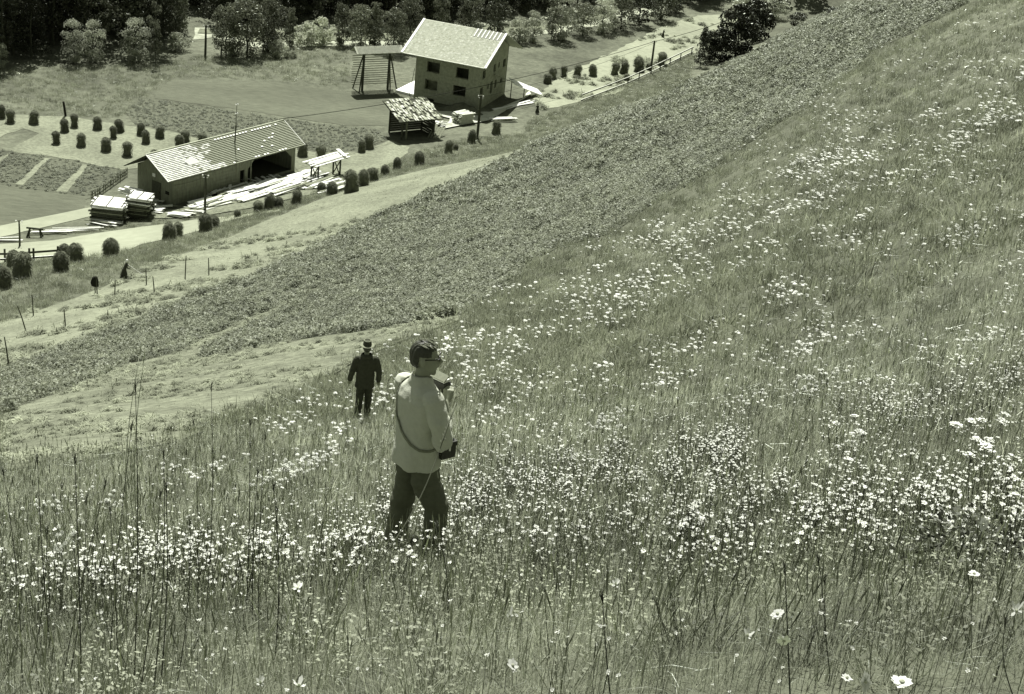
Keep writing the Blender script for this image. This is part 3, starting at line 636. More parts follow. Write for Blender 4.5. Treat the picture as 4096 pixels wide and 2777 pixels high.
for r_ in range(10):
    for c in range(20):
        if random.random() < .3: continue
        X = hx0+(hx1-hx0)*(c+random.uniform(-.25, .25))/20; t = r_/10; o = .05+.06*random.random(); ww = (hx1-hx0)/20*(.6+.5*random.random()); q = MB()
        q.add([hp(X, t-.02, o+.05), hp(X+ww, t-.02, o+.05*random.random()), hp(X+ww, t+.11, o), hp(X, t+.11, o)], [(0,1,2,3)]); part('shingle', q, random.choice((m_shin, m_shin2, m_shin3, m_tileg, m_woodg)), hr_)
for k in range(5):
    q = MB(); a = Vector((w_+.2+k*.25, -.3-.2*k, .1)); q.beam(a, a+Vector((1.6, 1.4, .9+.2*random.random())), .2, .04); part('loose_board', q, m_woodg, hut)

# ------------------------------------------------------------------ planks and lumber
def planks(name, px, n, length, ang, label, cat, group, lay=1, spread=1.2, m=None, jit=.06, dz=0., wd=.26, cross=0.):
    c = at(*px); o = empty(name, c, label, cat, group); d0 = Vector((math.cos(ang), math.sin(ang), 0)); s0 = Vector((-d0.y, d0.x, 0))
    for i in range(n):
        l_ = i % lay; j = i//lay; nn = max(1, n//lay); off = s0*((j-(nn-1)/2)*spread/nn)+d0*random.uniform(-.35, .35)*length*.3
        a2 = random.gauss(0, jit)+(math.pi/2 if cross and random.random() < cross else 0); d = Vector((math.cos(ang+a2), math.sin(ang+a2), 0)); L = length*random.uniform(.75, 1.1)
        p = off-d*L/2; q = off+d*L/2; zp = Hs(c.x+p.x, c.y+p.y)-c.z; zq = Hs(c.x+q.x, c.y+q.y)-c.z; z = .06+l_*.16+random.random()*.22+dz
        b = MB(); b.beam((p.x, p.y, zp+z), (q.x, q.y, zq+z+random.uniform(-.04, .16)), wd*random.uniform(.5, 1.1), .06, upv=(random.gauss(0, .18), random.gauss(0, .18), 1)); part('plank', b, m or random.choice((m_wood, m_wood, m_wood, m_shin2, m_woodg)), o)
    return o
angB = bt_
G = 'heaps of white planks on the yard before the barn'
yard = [((745,862),9,3.2,-.5,'white planks fanned out before the barn gable',.05,2.6), ((850,822),11,4.2,angB,'plank heap right behind the thin pole beside the barn',.09,2.4),
 ((905,800),10,4.6,angB,'white planks beside the middle of the barn wall, nearer the road',.07,1.8), ((880,775),8,3.0,angB+.8,'small plank heap lying aslant against the barn wall',.12,2.0),
 ((960,770),12,4.6,angB,'broad plank heap left of the cross laid boards',.07,2.4), ((1010,795),9,4.8,angB,'low plank row along the yard edge behind the haystacks',.05,1.5),
 ((1070,755),12,5.0,angB,'plank heap in the middle of the yard by the barn opening',.06,2.4), ((1050,728),9,1.9,angB+1.2,'short boards laid crosswise before the barn opening',.1,4.0),
 ((1140,770),11,5.0,angB,'long planks behind the pair of tufted haystacks',.06,2.0), ((1180,735),14,5.0,angB,'plank heap before the right end of the barn',.05,2.4),
 ((1230,715),14,4.8,angB,'topmost plank heap just left of the trestle',.05,2.2), ((1270,745),12,5.0,angB,'long planks under and before the trestle',.06,2.6),
 ((1330,745),10,4.2,angB,'planks between the trestle and the large haystack',.06,2.4), ((1345,765),7,3.4,angB,'last plank rows beside the large haystack',.06,1.2),
 ((635,845),6,2.0,-.4,'short planks at the corner of the barn gable',.2,2.0), ((610,820),7,1.8,-.3,'stepped short boards between stack and barn gable',.15,2.6)]
for px, n, L, a, lab, jt, spd in yard: planks('plank_heap', px, n+3, L, a, lab, 'plank heap', G, lay=3 if n > 10 else 2, spread=spd*1.25, jit=jt*1.8, wd=.36)
planks('plank_heap', (405, 905), 7, 3.2, -.55, 'white boards lying in front of the big lumber stack', 'plank heap', None, lay=2, spread=1.4)
planks('plank_heap', (300, 925), 7, 5.5, .15, 'long thin boards along the roadside left of the lumber stack', 'plank heap', None, lay=1, spread=1.6, wd=.16)
planks('plank_heap', (200, 935), 6, 4.0, .12, 'roadside boards at the left beside the dark sawhorse', 'plank heap', None, lay=1, spread=1.2, wd=.16)
planks('plank_heap', (15, 965), 5, 3.5, .1, 'white boards on the verge at the left edge by the road', 'plank heap', None, lay=1, spread=.8, wd=.2)
planks('plank_heap', (2010, 485), 9, 3.4, .25, 'loose boards lying right of the pole near the house', 'plank heap', None, lay=2, spread=1.4)
planks('plank_heap', (1765, 500), 8, 1.8, .9, 'rubble of short boards between the hut and the small lumber stack', 'plank heap', None, lay=2, spread=2.0, jit=.8)
planks('board_strip', (2060, 425), 4, 7, .95, 'narrow pale boards laid along the sandy path behind the house', 'boards', None, lay=1, spread=.7, wd=.3)
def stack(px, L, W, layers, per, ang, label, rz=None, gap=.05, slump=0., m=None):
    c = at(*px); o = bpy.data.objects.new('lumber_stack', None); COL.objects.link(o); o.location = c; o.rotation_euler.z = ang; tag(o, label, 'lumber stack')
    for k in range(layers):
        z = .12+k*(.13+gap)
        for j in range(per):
            y = (j-(per-1)/2)*W/per+random.gauss(0, .02); b = MB(); dx = random.gauss(0, .16)+slump*k; b.box((dx, y, z), (L*random.uniform(.94, 1.03), W/per*.86, .12), Matrix.Rotation(random.gauss(0, .035), 3, 'Z')); part('plank', b, m or (m_wood if k >= layers-2 or random.random() < .12 else random.choice((m_woodg, m_woodd, m_woodd))), o)  # layers below the top take dark timber colours to paint in shaded faces
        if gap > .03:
            for s_ in (-.45, 0, .45): b = MB(); b.box((L*s_+slump*k, 0, z+.06+gap/2), (.08, W*.98, gap-.004)); part('spacer', b, m_woodd, o)  # dark spacer colour paints the shade between layers
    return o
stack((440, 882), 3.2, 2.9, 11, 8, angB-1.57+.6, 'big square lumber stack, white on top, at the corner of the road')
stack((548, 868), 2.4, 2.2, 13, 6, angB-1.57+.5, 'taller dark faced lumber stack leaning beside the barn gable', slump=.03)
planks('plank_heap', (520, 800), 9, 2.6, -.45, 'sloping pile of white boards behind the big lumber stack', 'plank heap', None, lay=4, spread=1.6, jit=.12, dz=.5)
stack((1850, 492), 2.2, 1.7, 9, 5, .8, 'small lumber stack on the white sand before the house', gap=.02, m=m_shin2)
# trestle
c0 = at(1345, 702); TM = frame(c0, ub, vb); tr = fthing('trestle', TM, 'wooden trestle with white planks on top at the right end of the barn', 'trestle')
hT = 2.1
for X in (-3.6, 0., ):
    for s_ in (-.5, .5):
        q = MB(); q.beam((X, s_, -.2), (X, s_, hT), .14); part('post', q, m_woodd, tr)
    q = MB(); q.beam((X, -.5, .1), (X, .5, hT-.2), .09); part('brace', q, m_woodd, tr); q = MB(); q.beam((X+.01, .5, .1), (X+.01, -.5, hT-.2), .09); part('brace', q, m_woodd, tr)
for k in range(7):
    q = MB(); Y = -.9+k*.3+random.gauss(0, .05); x_ = random.uniform(-.9, 1.2); q.beam((-5+x_, Y, hT+.1+.06*(k % 3)), (.8+x_*.8, Y+.1, hT+.1+.06*(k % 3)), .2, .06); part('plank', q, m_wood, tr)
for k in range(4):
    q = MB(); q.beam((-4.6+k*1.7, -1.0, hT+.03), (-4.3+k*1.7, 1.2, hT+.03), .18, .06); part('crossbeam', q, m_woodg, tr)
q = MB(); q.beam((.3, -.9, hT+.32), (1.5, 1.3, hT+.32), .4, .06); part('plank', q, m_wood, tr)
# sawhorse
c0 = at(140, 948); sw = empty('sawhorse', c0, 'small dark sawhorse standing among the roadside boards', 'sawhorse')
for s_ in (-1, 1):
    for t in (-1, 1): q = MB(); q.beam((s_*.7, t*.3, -.05), (s_*.45, 0, .85), .12); part('leg', q, m_woodd, sw)
q = MB(); q.beam((-.8, 0, .85), (.8, 0, .85), .14); part('top', q, m_woodd, sw)

# ------------------------------------------------------------------ poles, wires, fences
def pole(base, top, r, label, ins=True):
    b = at(*base); k = pxm(b); h = (base[1]-top[1])/(k*.92); o = empty('power_pole', b, label, 'power pole')
    q = MB(); q.tube([(0, 0, -.3), (.02, 0, h*.5), (0.0, 0, h)], [r, r*.9, r*.75], 8); part('shaft', q, m_woodd, o)
    if ins:
        for s_ in (-1, 1): q = MB(); q.tube([(0, 0, h-.3), (s_*.28, 0, h-.3), (s_*.28, 0, h-.15)], .02, 5); q.ball((s_*.28, 0, h-.08), .09, 6); part('insulator', q, m_white, o)
    return b+Vector((0, 0, h))
T1 = pole((1908,556), (1921,391), .17, 'dark wooden pole beside the small lumber stack near the house')
T2 = pole((2601,292), (2615,172), .17, 'dark wooden pole by the white railed fence on the right')
T3 = pole((819,850), (823,704), .14, 'thin pole between the barn and the road')
T4 = pole((821,224), (816,110), .17, 'far wooden pole at the gap in the wood, upper left')
T5 = pole((884,229), (881,176), .12, 'short far pole beside the large riverside trees', False)
T6 = pole((79,985), (79,884), .1, 'thin pale topped pole by the road at the far left')
b = at(263, 465); o = empty('tarred_post', b, 'thick black post leaning at the edge of the hay field', 'post'); q = MB(); q.tube([(0, 0, -.1), (-.25, 0, 1.75)], [.15, .13], 8); part('shaft', q, m_dark, o)
def wire(a, b, sag, label, r=.022, n=24):
    a = Vector(a); b = Vector(b); pts = [a.lerp(b, i/n)-Vector((0, 0, sag*4*(i/n)*(1-i/n))) for i in range(n+1)]
    mb = MB(); mb.tube([p-a for p in pts], r, 4); o = link('wire', mb.mesh('wire', m_dark), None, a); tag(o, label, 'wire')
wire(T2-Vector((0, 0, .1)), BM@Vector((bL, bW/2, br+.3)), 1.2, 'long wire crossing before the house from the right pole to the barn ridge', .034, 60)
pe = at(3260, 120)+Vector((0, 0, 5)); wire(T2-Vector((0, 0, .1)), pe, .6, 'wire running from the right pole up past the dark bushes', .034)
wire(T1-Vector((0, 0, .25)), T2-Vector((0, 0, .3)), .6, 'thin wire between the two dark poles by the house', .018)
wire(T3-Vector((0, 0, .2)), BM@Vector((.1, .5, 2.2)), .2, 'short slack wire from the thin pole to the barn wall', .012)

def fence_rails(name, pts, posts, rails, label, ph, mr, mp_, pr_=.07, rw_=.14):
    P = [at(*p) for p in pts]; o = empty(name, P[0], label, 'fence')
    for p in posts:
        b = at(*p)-P[0]; q = MB(); q.beam((b.x, b.y, b.z-.2), (b.x, b.y, b.z+ph), pr_*2); part('post', q, mp_, o)
    for z, mm in rails:
        for i in range(len(P)-1):
            a = P[i]-P[0]+Vector((0, 0, z)); b = P[i+1]-P[0]+Vector((0, 0, z)); q = MB(); q.beam(a, b, .06, rw_); q.beam(a+Vector((0, 0, rw_/2+.02)), b+Vector((0, 0, rw_/2+.02)), .1, .03, mi=1); part('rail', q, [m_woodd, mm], o)
    return o
fence_rails('rail_fence', [(2323,408),(2420,372),(2510,337),(2600,296),(2690,252),(2772,212)], [(2510,340),(2555,318),(2639,280),(2679,260),(2721,240),(2765,220)], [(.2, m_shin2), (.95, m_shin2)], 'weathered rail fence with sunlit pale rails at the foot of the right slope', 1.1, m_white, m_woodd)
fence_rails('rail_fence', [(-60,1054),(60,1053),(150,1046),(235,1040)], [(20,1050),(118,1048),(135,1048),(232,1040)], [(.35, m_white), (.85, m_woodd)], 'low dark rail fence behind the haystacks at the left edge', 1.25, m_white, m_woodd)
P0 = at(508, 700); pf = empty('picket_fence', P0, 'slanting picket fence running from the barn down to the lumber stack', 'fence')
for k in range(30):
    t = k/29; b = at(508-143*t, 705+100*t)-P0; q = MB(); h = .85+.15*random.random(); q.beam((b.x, b.y, b.z-.1), (b.x+random.gauss(0, .07), b.y+random.gauss(0, .07), b.z+h), .07, .03); part('picket', q, m_woodg, pf)
for z in (.3, .65):
    a = at(508, 705)-P0; b = at(365, 805)-P0; q = MB(); q.beam(a+Vector((0, .06, z)), b+Vector((0, .06, z)), .05, .07); part('rail', q, m_woodd, pf)
# stakes
stk = [((28,1351),(36,1462),'stake at the very left edge of the mown strip'),((78,1229),(107,1326),'slanting stake leaning left on the mown strip'),((135,1182),(134,1266),'upright stake beside the slanting one on the left'),
 ((262,1240),(263,1320),'lone stake low on the mown strip, right of the slanting one'),((466,1122),(458,1200),'stake just in front of the woman raking'),((587,1075),(586,1142),'thin tall stake right of the woman raking'),
 ((615,1109),(619,1184),'thicker stake below the thin tall one'),((748,1027),(740,1118),'tall dark stake in the middle of the strip'),((836,1035),(836,1102),'rightmost stake on the mown strip'),((381,1120),(382,1175),'left one of a pair of stakes'),((389,1107),(390,1186),'right one of a pair of stakes under the dark jacket')]
for tpx, bpx, lab in stk:
    b = at(*bpx); k = pxm(b); h = (bpx[1]-tpx[1])/(k*.9); dx = ((tpx[0]-bpx[0])+ (bpx[1]-tpx[1])*-.06)/k
    q = MB(); q.tube([(0, 0, -.2), (dx*.5, .01, h*.5), (dx, 0, h)], [.045, .04, .03], 6); o = link('wooden_stake', q.mesh('wooden_stake', m_woodd), None, b); tag(o, lab, 'stake', 'stakes on the mown strip')
b = at(388, 1182); q = MB(); h = 78/(pxm(b)*.9)
for i in range(9):
    a = i/8
mb = MB(); mb.tube([(-.1, 0, h*.92), (-.12, 0, h*.7), (-.14, 0, h*.45)], [(.16, .1), (.24, .13), (.27, .15)], 10); mb.tube([(-.28, 0, h*.86), (-.4, 0, h*.6), (-.36, .02, h*.5)], [.08, .07, .06], 7)
o = link('jacket', mb.mesh('jacket', m_dark, True), None, b); tag(o, 'dark jacket hung over a pair of stakes left of the woman', 'jacket')

# ------------------------------------------------------------------ haystacks
def hay_proto(seed, flare, top, shag):
    mb = MB(); n = 22; k = 16; v = []
    for i in range(k+1):
        t = i/k; z = t
        if t < top: r = .26+flare*(1-t/top)*.08+.035*math.sin(t*7+seed)
        else: u = (t-top)/(1-top); r = (.26+.03)*math.sqrt(max(0, 1-u*u))
        for j in range(n):
            a = 2*math.pi*j/n; rr = r*(1+.24*noise.noise(Vector((math.cos(a)*2, math.sin(a)*2, t*4+seed*5)))+.05*noise.noise(Vector((math.cos(a)*9, math.sin(a)*9, t*3+seed)))); v.append((math.cos(a)*rr, math.sin(a)*rr, z*(1-.03*math.sin(a*2+seed))-.03))
    mb.add(v, [(i*n+j, i*n+(j+1) % n, (i+1)*n+(j+1) % n, (i+1)*n+j) for i in range(k) for j in range(n)])
    rs = np.random.RandomState(seed+50)
    for q in range(int(520*shag)):                # loose wisps hanging on the surface
        t = rs.rand()**.7; a = rs.rand()*6.283; r = .27 if t < top else .29*math.sqrt(max(.02, 1-((t-top)/(1-top))**2)); c = Vector((math.cos(a)*r, math.sin(a)*r, t)); L = .05+.07*rs.rand()
        d = Vector((math.cos(a)*.45+rs.randn()*.2, math.sin(a)*.45+rs.randn()*.2, -.9+rs.rand()*.5)).normalized()*L; s_ = Vector((-math.sin(a), math.cos(a), 0))*.011; mb.quad(c-s_, c+s_, c+d+s_*.3+Vector((math.cos(a), math.sin(a), 0))*.035, c+d-s_*.3+Vector((math.cos(a), math.sin(a), 0))*.02)
    return mb.mesh('haystack', m_hay, True)
HS = [hay_proto(1, .3, .62, 1), hay_proto(2, -.2, .7, .7), hay_proto(3, .9, .5, 1.2), hay_proto(4, 1.3, .4, 1.8)]
rows_ = {
 'haystacks in the upper left hay field': ([(6,470,50),(43,489,50),(133,494,50),(260,527,50),(298,508,50),(390,516,48),(481,527,48),(455,551,46),(563,538,46),(638,549,46),(227,574,48),(324,584,50),(425,602,52),(508,622,54),(585,571,50),(720,592,52),(743,572,50),(809,577,44),(620,640,44)], (0, 1, 0),
   ['cut by the left edge of the picture','second from the left edge','third from the left, broad and alone','left one of the touching pair near the black post','taller, right one of the touching pair near the black post','standing alone right of the pair','behind a slightly nearer one, back of the second pair','front one of the second pair, slightly bulged','behind the front one of the third pair','alone near the field border, right of the third pair','narrow, nearest row, far left','leaning and ragged, nearest row','thick, nearest row, third from left','nearest row, closest to the barn roof, with a tilted top','front one of the third pair','half hidden behind the barn ridge, front of two','behind the barn ridge, back of two','only its top showing above the barn ridge, rightmost','just its cap peeking over the barn roof end']),
 'haystacks behind the barn and above the yard': ([(1209,622,54),(1286,640,58),(1447,606,46),(1474,592,52)], (0, 1, 0), ['half hidden by the right barn eave','standing behind the trestle','shorter one of two side by side above the yard','taller one of two side by side above the yard']),
 'haystacks along the yard edge and bank': ([(1406,770,88),(1453,745,66),(1478,708,34),(1496,722,50),(1287,770,40),(1328,779,50),(1183,816,56),(1078,838,62),(1113,832,44),(1035,848,44),(1588,677,46),(1677,659,52),(1793,611,50),(1822,600,24),(1884,571,50),(1984,535,52),(1030,850,30),(1540,700,40)], (0, 3, 3), ['largest and darkest, right of the plank yard','second largest, touching the largest one','small and half hidden behind its neighbours','slim, upright, uphill of the two large ones','left one of a ragged tufted pair before the planks','right one of a ragged tufted pair before the planks','rounded, alone before the middle planks','tall one of the trio before the planks','right one of the trio before the planks','left one of the trio before the planks','round and pale topped on the bank','ragged and leaning, alone on the bank','broad, with a small heap at its right','tiny heap at the right of the broad one','lying against the foot of the dark pole','dark bushy one right of the dark pole','low stub beside the left one of the trio','low ragged one between the slim and the round one']),
 'large haystacks along the road': ([(822,922,68),(850,908,48),(676,958,68),(709,946,58),(950,868,28),(444,1029,80),(309,1051,80),(253,1032,56),(245,1084,82),(86,1106,98),(53,1077,76),(14,1148,86)], (0, 2, 3), ['left one of the pair below the thin pole','right, rounder one of the pair below the thin pole','left one of the pair where the road narrows','narrow one peeking out behind at its right','low squat one at the far end of the road','alone in front of the pale road','right one of three by the rail fence end','behind and between the three by the fence end','front one of three by the fence end','big one in front at the left','partly hidden behind the big one at the left','cut by the left edge, lowest of all']),
 'haystacks in the right hand hay field': ([(2190,333,36),(2209,313,42),(2255,309,43),(2306,306,46),(2372,304,45),(2457,300,48),(2494,295,48),(2557,286,56),(2643,260,50),(2506,322,26),(2559,292,22),(2592,280,26)], (0, 2, 1), ['lowest and leftmost','second from left, just above the lowest','third from the left, slanting','fourth from the left, slim','alone in the middle of the row','left one of the middle pair, leaning','right one of the middle pair','tall one left of the dark pole','rightmost, behind the fence','only its top above the fence, left','small top at the foot of the tall one','hidden behind the dark pole'])}
hk = 0
for grp_, (lst, kinds, labs) in rows_.items():
    for i, (px, py, h) in enumerate(lst):
        b = at(px, py); k = pxm(b); hh = h/(k*.93)*1.02; me = HS[kinds[i % 3]]; wf_ = hh*random.uniform(.95, 1.12)*(1.25 if hh < 1.4 else 1)
        if 'large' in grp_: wf_ *= 1.08
        o = link('haystack', me, None, b, random.random()*6.28); o.scale = (wf_, wf_*random.uniform(.9, 1.05), hh); o.rotation_euler.x = random.gauss(0, .07); o.rotation_euler.y = random.gauss(0, .07)
        where = {'upper': 'in the upper left field', 'haystacks behind': 'behind the barn'}.get(grp_[:5], '')
        tag(o, 'haystack '+labs[i]+{'haystacks in the upper left hay field': ', upper left field', 'haystacks in the right hand hay field': ', right hand field'}.get(grp_, ''), 'haystack', grp_)
#SPLIT2

# ------------------------------------------------------------------ trees
def crown(seed, w, h, base, nclump, nleaf, ls, shape='round', droop=0.):
    """leaf clumps spread through a crown volume; unit height 1 scaled later"""
    rs = np.random.RandomState(seed); mb = MB()
    for c in range(nclump):
        u = rs.rand(); a = rs.rand()*6.283
        if shape == 'cone':
            z = base+(h-base)*u; rad = w*(1-u)**.85*(.55+.45*rs.rand())+.01
        elif shape == 'column':
            z = base+(h-base)*u; rad = w*math.sin(math.pi*(.08+.86*u))**.5*(.3+.7*rs.rand())
        else:
            z = base+(h-base)*u; rad = w*math.sqrt(max(.03, 1-(2*u-1.0)**2))*(.25+.75*math.sqrt(rs.rand()))
        cc = Vector((math.cos(a)*rad, math.sin(a)*rad, z)); cr = w*(.2+.22*rs.rand())
        for k in range(nleaf):
            d = Vector(rs.randn(3)).normalized(); d.z = abs(d.z)*.8+d.z*.2 if rs.rand() < .7 else d.z; p = cc+Vector((d.x*cr, d.y*cr, d.z*cr*.75))
            if p.z < base*.4: continue
            nrm = (d+Vector(rs.randn(3))*.55).normalized(); t = nrm.orthogonal().normalized(); b = nrm.cross(t); q = rs.rand()*6.283; t, b = t*math.cos(q)+b*math.sin(q), b*math.cos(q)-t*math.sin(q)
            L = ls*(.6+.8*rs.rand()); mb.quad(p-t*L, p+b*L*.7, p+t*L, p-b*L*.7)
    return mb
def trunk(seed, h, r, nb, w):
    rs = np.random.RandomState(seed); mb = MB(); pts = [Vector((.012*i*rs.randn()*.5, .012*i*rs.randn()*.5, -.03+h*i/5)) for i in range(6)]
    mb.tube(pts, [r*(1-.14*i) for i in range(6)], 7)
    for k in range(nb):
        p = pts[2+k % 3].lerp(pts[3+k % 3], rs.rand()); a = rs.rand()*6.283; q = p+Vector((math.cos(a)*w*.7, math.sin(a)*w*.7, .1+.12*rs.rand())); mb.tube([p, p.lerp(q, .5)+Vector((0, 0, .02)), q], [r*.45, r*.3, r*.12], 5)
    return mb
KIND = {}
def mkind(k, cr, tr_, m): KIND[k] = (cr.mesh('crown', m), tr_.mesh('trunk', m_bark))
mkind('broadP', crown(1, .34, 1, .04, 76, 46, .019), trunk(1, .7, .022, 5, .34), m_leafP)
mkind('broadM', crown(2, .36, 1, .03, 80, 46, .019), trunk(2, .7, .022, 5, .34), m_leafT)
mkind('broadM2', crown(3, .3, 1, .02, 76, 46, .019, 'column'), trunk(3, .75, .02, 5, .28), m_leafT)
mkind('broadD', crown(4, .33, 1, .04, 76, 46, .019), trunk(4, .7, .022, 5, .3), m_leafD)
mkind('tall', crown(5, .17, 1, .15, 50, 40, .014, 'column'), trunk(5, .9, .012, 6, .12), m_leafD)
mkind('tallM', crown(6, .19, 1, .12, 50, 40, .014, 'column'), trunk(6, .9, .012, 6, .12), m_leafT)
mkind('fir', crown(7, .2, 1, .08, 70, 40, .013, 'cone'), trunk(7, .95, .013, 0, .1), m_needle)
mkind('bushP', crown(8, .62, 1, .05, 40, 46, .04), trunk(8, .5, .03, 5, .4), m_leafP)
mkind('bushD', crown(9, .5, 1, .05, 60, 60, .03), trunk(9, .6, .03, 6, .4), m_needle)
def tree(kind, loc, h, wsc, label, cat='tree', group=None, nm='tree'):
    o = bpy.data.objects.new(nm, None); COL.objects.link(o); o.location = loc; o.rotation_euler.z = random.random()*6.28; o.scale = (h*wsc, h*wsc, h); tag(o, label, cat, group)
    link('crown', KIND[kind][0], o); link('trunk', KIND[kind][1], o); return o
def ptree(kind, cx, base, wpx, hpx, label, cat='tree', nm='broadleaf_tree', group=None):
    b = at(cx, base); k = pxm(b); h = hpx/(k*.93); wd = {'broadP': .72, 'broadM': .76, 'broadM2': .7, 'broadD': .7, 'tall': .42, 'tallM': .46, 'fir': .5, 'bushP': 1.3, 'bushD': 1.1}[kind]
    return tree(kind, b-Vector((0, 0, .1)), h, (wpx/k)/(h*wd), label, cat, group, nm)
FT = [('broadP',8,272,50,90,'pale round tree cut by the left edge at the wood border'),('broadP',294,252,92,158,'pale topped tree, left of the bright pair at the wood edge'),('broadP',372,250,95,155,'pale topped tree, right one of the bright touching pair'),
('broadP',540,248,118,160,'brightest small rounded tree right of the touching pair'),('tallM',622,246,70,240,'dark slender tree right of the brightest rounded tree'),('bushP',715,202,95,62,'low dark bush before the river gap'),
('broadM',700,140,110,150,'grey tree above the gap in the wood'),('broadM',905,222,120,190,'large dark tree by the short far pole'),('broadM',985,220,170,205,'biggest spreading tree left of centre'),('broadM2',1070,205,110,190,'tree at the right of the biggest spreading one'),
('broadM',1100,172,110,150,'rounded tree behind the valley bush'),('broadM2',1158,184,58,140,'narrow tree with dark trunk standing before the river'),('bushP',1225,178,120,80,'pale bush by the water before the river'),('bushP',1295,176,100,90,'second pale waterside bush, right of the first'),
('broadM2',1365,178,80,150,'upright tree before the river, left of the hay rack'),('broadM',1440,182,110,150,'broad tree right above the hay rack roof'),('broadM2',1500,190,90,165,'tree above the right end of the hay rack'),('broadM',1570,212,110,165,'dark based tree left of the house roof'),
('broadM',1640,190,110,190,'tree touching the left end of the house roof'),('broadM2',1760,150,90,160,'tree behind the house roof ridge, left'),('broadM',1880,140,110,160,'tree behind the middle of the house ridge'),('broadD',1985,150,100,160,'dark tree behind the right part of the house ridge'),
('bushP',2075,172,100,88,'pale bushy tree right of the house gable'),('broadP',2130,168,80,112,'small pale tree right of the house gable'),('broadP',2235,160,120,165,'tall pale tree with forked dark stem'),('tallM',2205,160,60,150,'slender tree beside the forked one'),
('broadM',2330,142,110,120,'rounded tree above the right hand field'),('broadP',2410,130,110,122,'pale rounded tree above the right hand field'),('broadM',2480,118,110,140,'rounded tree where the field edge rises'),('broadD',2555,100,120,140,'dark tree at the end of the wood edge'),('broadD',2640,80,110,130,'last dark tree before the dark field on the right'),('broadD',2700,50,90,110,'tree at the top right end of the wood')]
for q in FT: ptree(*q)
for cx, b_, w__, h__, lab in ((1105,230,66,62,'bright shrub standing alone on the valley meadow'),(1150,230,50,40,'smaller shrub leaning against the bright one'),(1175,230,35,25,'lowest shrub at the right end of the meadow group'),(925,222,45,22,'tiny pale shrub under the large dark tree')): ptree('bushP', cx, b_, w__, h__, lab, 'bush', 'shrub')
for k_, cx, b_, w__, h__, lab in (('fir',2800,270,80,150,'small dark conifer at the end of the rail fence'),('bushD',2830,250,90,110,'dark bush beside the small conifer'),('bushD',2880,250,120,120,'black bush filling the gap left of the largest'),('bushD',2940,225,170,175,'large black bush on the slope edge'),('bushD',3010,170,150,150,'second black bush uphill of the largest'),('broadP',2990,110,150,130,'pale leafed shrub above the black bushes'),('fir',2870,215,40,130,'thin conifer tip rising before the pale field'),('broadP',3090,75,120,90,'pale shrub at the top edge'),('bushD',3190,106,80,50,'small dark bush alone up the slope'),('bushD',3330,62,60,30,'lowest dark bush far up the slope')):
    ptree(k_, cx, b_, w__, h__, lab, 'bush', 'dark_bush')
# wood behind
n_ = 0; used = []
tries = 0
EDG = [(-300,285),(0,262),(300,246),(640,236),(690,150),(800,100),(1000,106),(1750,106),(2200,58),(2480,15),(2650,6),(2900,4)]
EX = [p[0] for p in EDG]; EP = [at(*p) for p in EDG]; ED = [math.hypot(p.x, p.y) for p in EP]; EA = [math.atan2(p.x, p.y) for p in EP]
while n_ < 298 and tries < 30000:
    tries += 1; pxx = random.uniform(-420, 2850); e = np.interp(pxx, EX, EA); left = pxx < 680
    if pxx < -300: e = EA[0]-(-300-pxx)/F
    dd = float(np.interp(e, EA, ED))+1.5+random.random()**1.4*(34 if left else 40)+(5 if 180 < pxx < 680 else 0); X = math.sin(e)*dd; Y = math.cos(e)*dd
    if 720 < pxx < 850 and dd < 246: continue
    if any((X-a)**2+(Y-b)**2 < (2.1 if left else 2.7)**2 for a, b in used): continue
    used.append((X, Y)); z = Hs(X, Y); hgt = random.uniform(10, 16)
    kd = random.choice(('tall', 'tallM', 'tall', 'fir', 'tallM') if left else ('fir', 'broadD', 'broadM2', 'tall', 'fir', 'tallM', 'broadD', 'broadM'))
    tree(kd, (X, Y, z-.1), hgt, random.uniform(.8, 1.15) if kd[:5] != 'broad' else random.uniform(.5, .75), {'tall': 'slender dark tree', 'tallM': 'slender grey tree', 'fir': 'pointed dark conifer', 'broadD': 'round dark tree', 'broadM': 'round grey tree', 'broadM2': 'upright grey tree'}[kd]+' of the wood '+('beyond the left edge meadow' if pxx < 250 else 'behind the bright pair of trees' if pxx < 680 else 'behind the biggest spreading tree' if pxx < 1150 else 'above the hay rack' if pxx < 1600 else 'behind the house roof' if pxx < 2060 else 'above the right hand field' if pxx < 2500 else 'at the top right end')+(', front rows' if dd < float(np.interp(e, EA, ED))+9 else ', deeper in'), 'tree', 'trees of the dark wood', 'wood_tree'); n_ += 1
x = np.concatenate([RS.uniform(-300, -85, 900), RS.uniform(-300, 300, 2600)]); y = np.concatenate([RS.uniform(240, 300, 900), RS.uniform(292, 520, 2600)]); P = drop(x, y); P = P[P[:, 2] < 60]
fp = []
for i, (s_, m_) in enumerate(((31, m_leafD), (32, m_needle), (33, m_leafT))):
    cm = crown(s_, .2, 1, .06, 50, 26, .024, 'cone' if i == 1 else 'column'); fp.append(proto('far_tree', cm, m_))
pack('forest', P, fp, 11, 18, .02, 'dense forest rising beyond the river', 'forest')

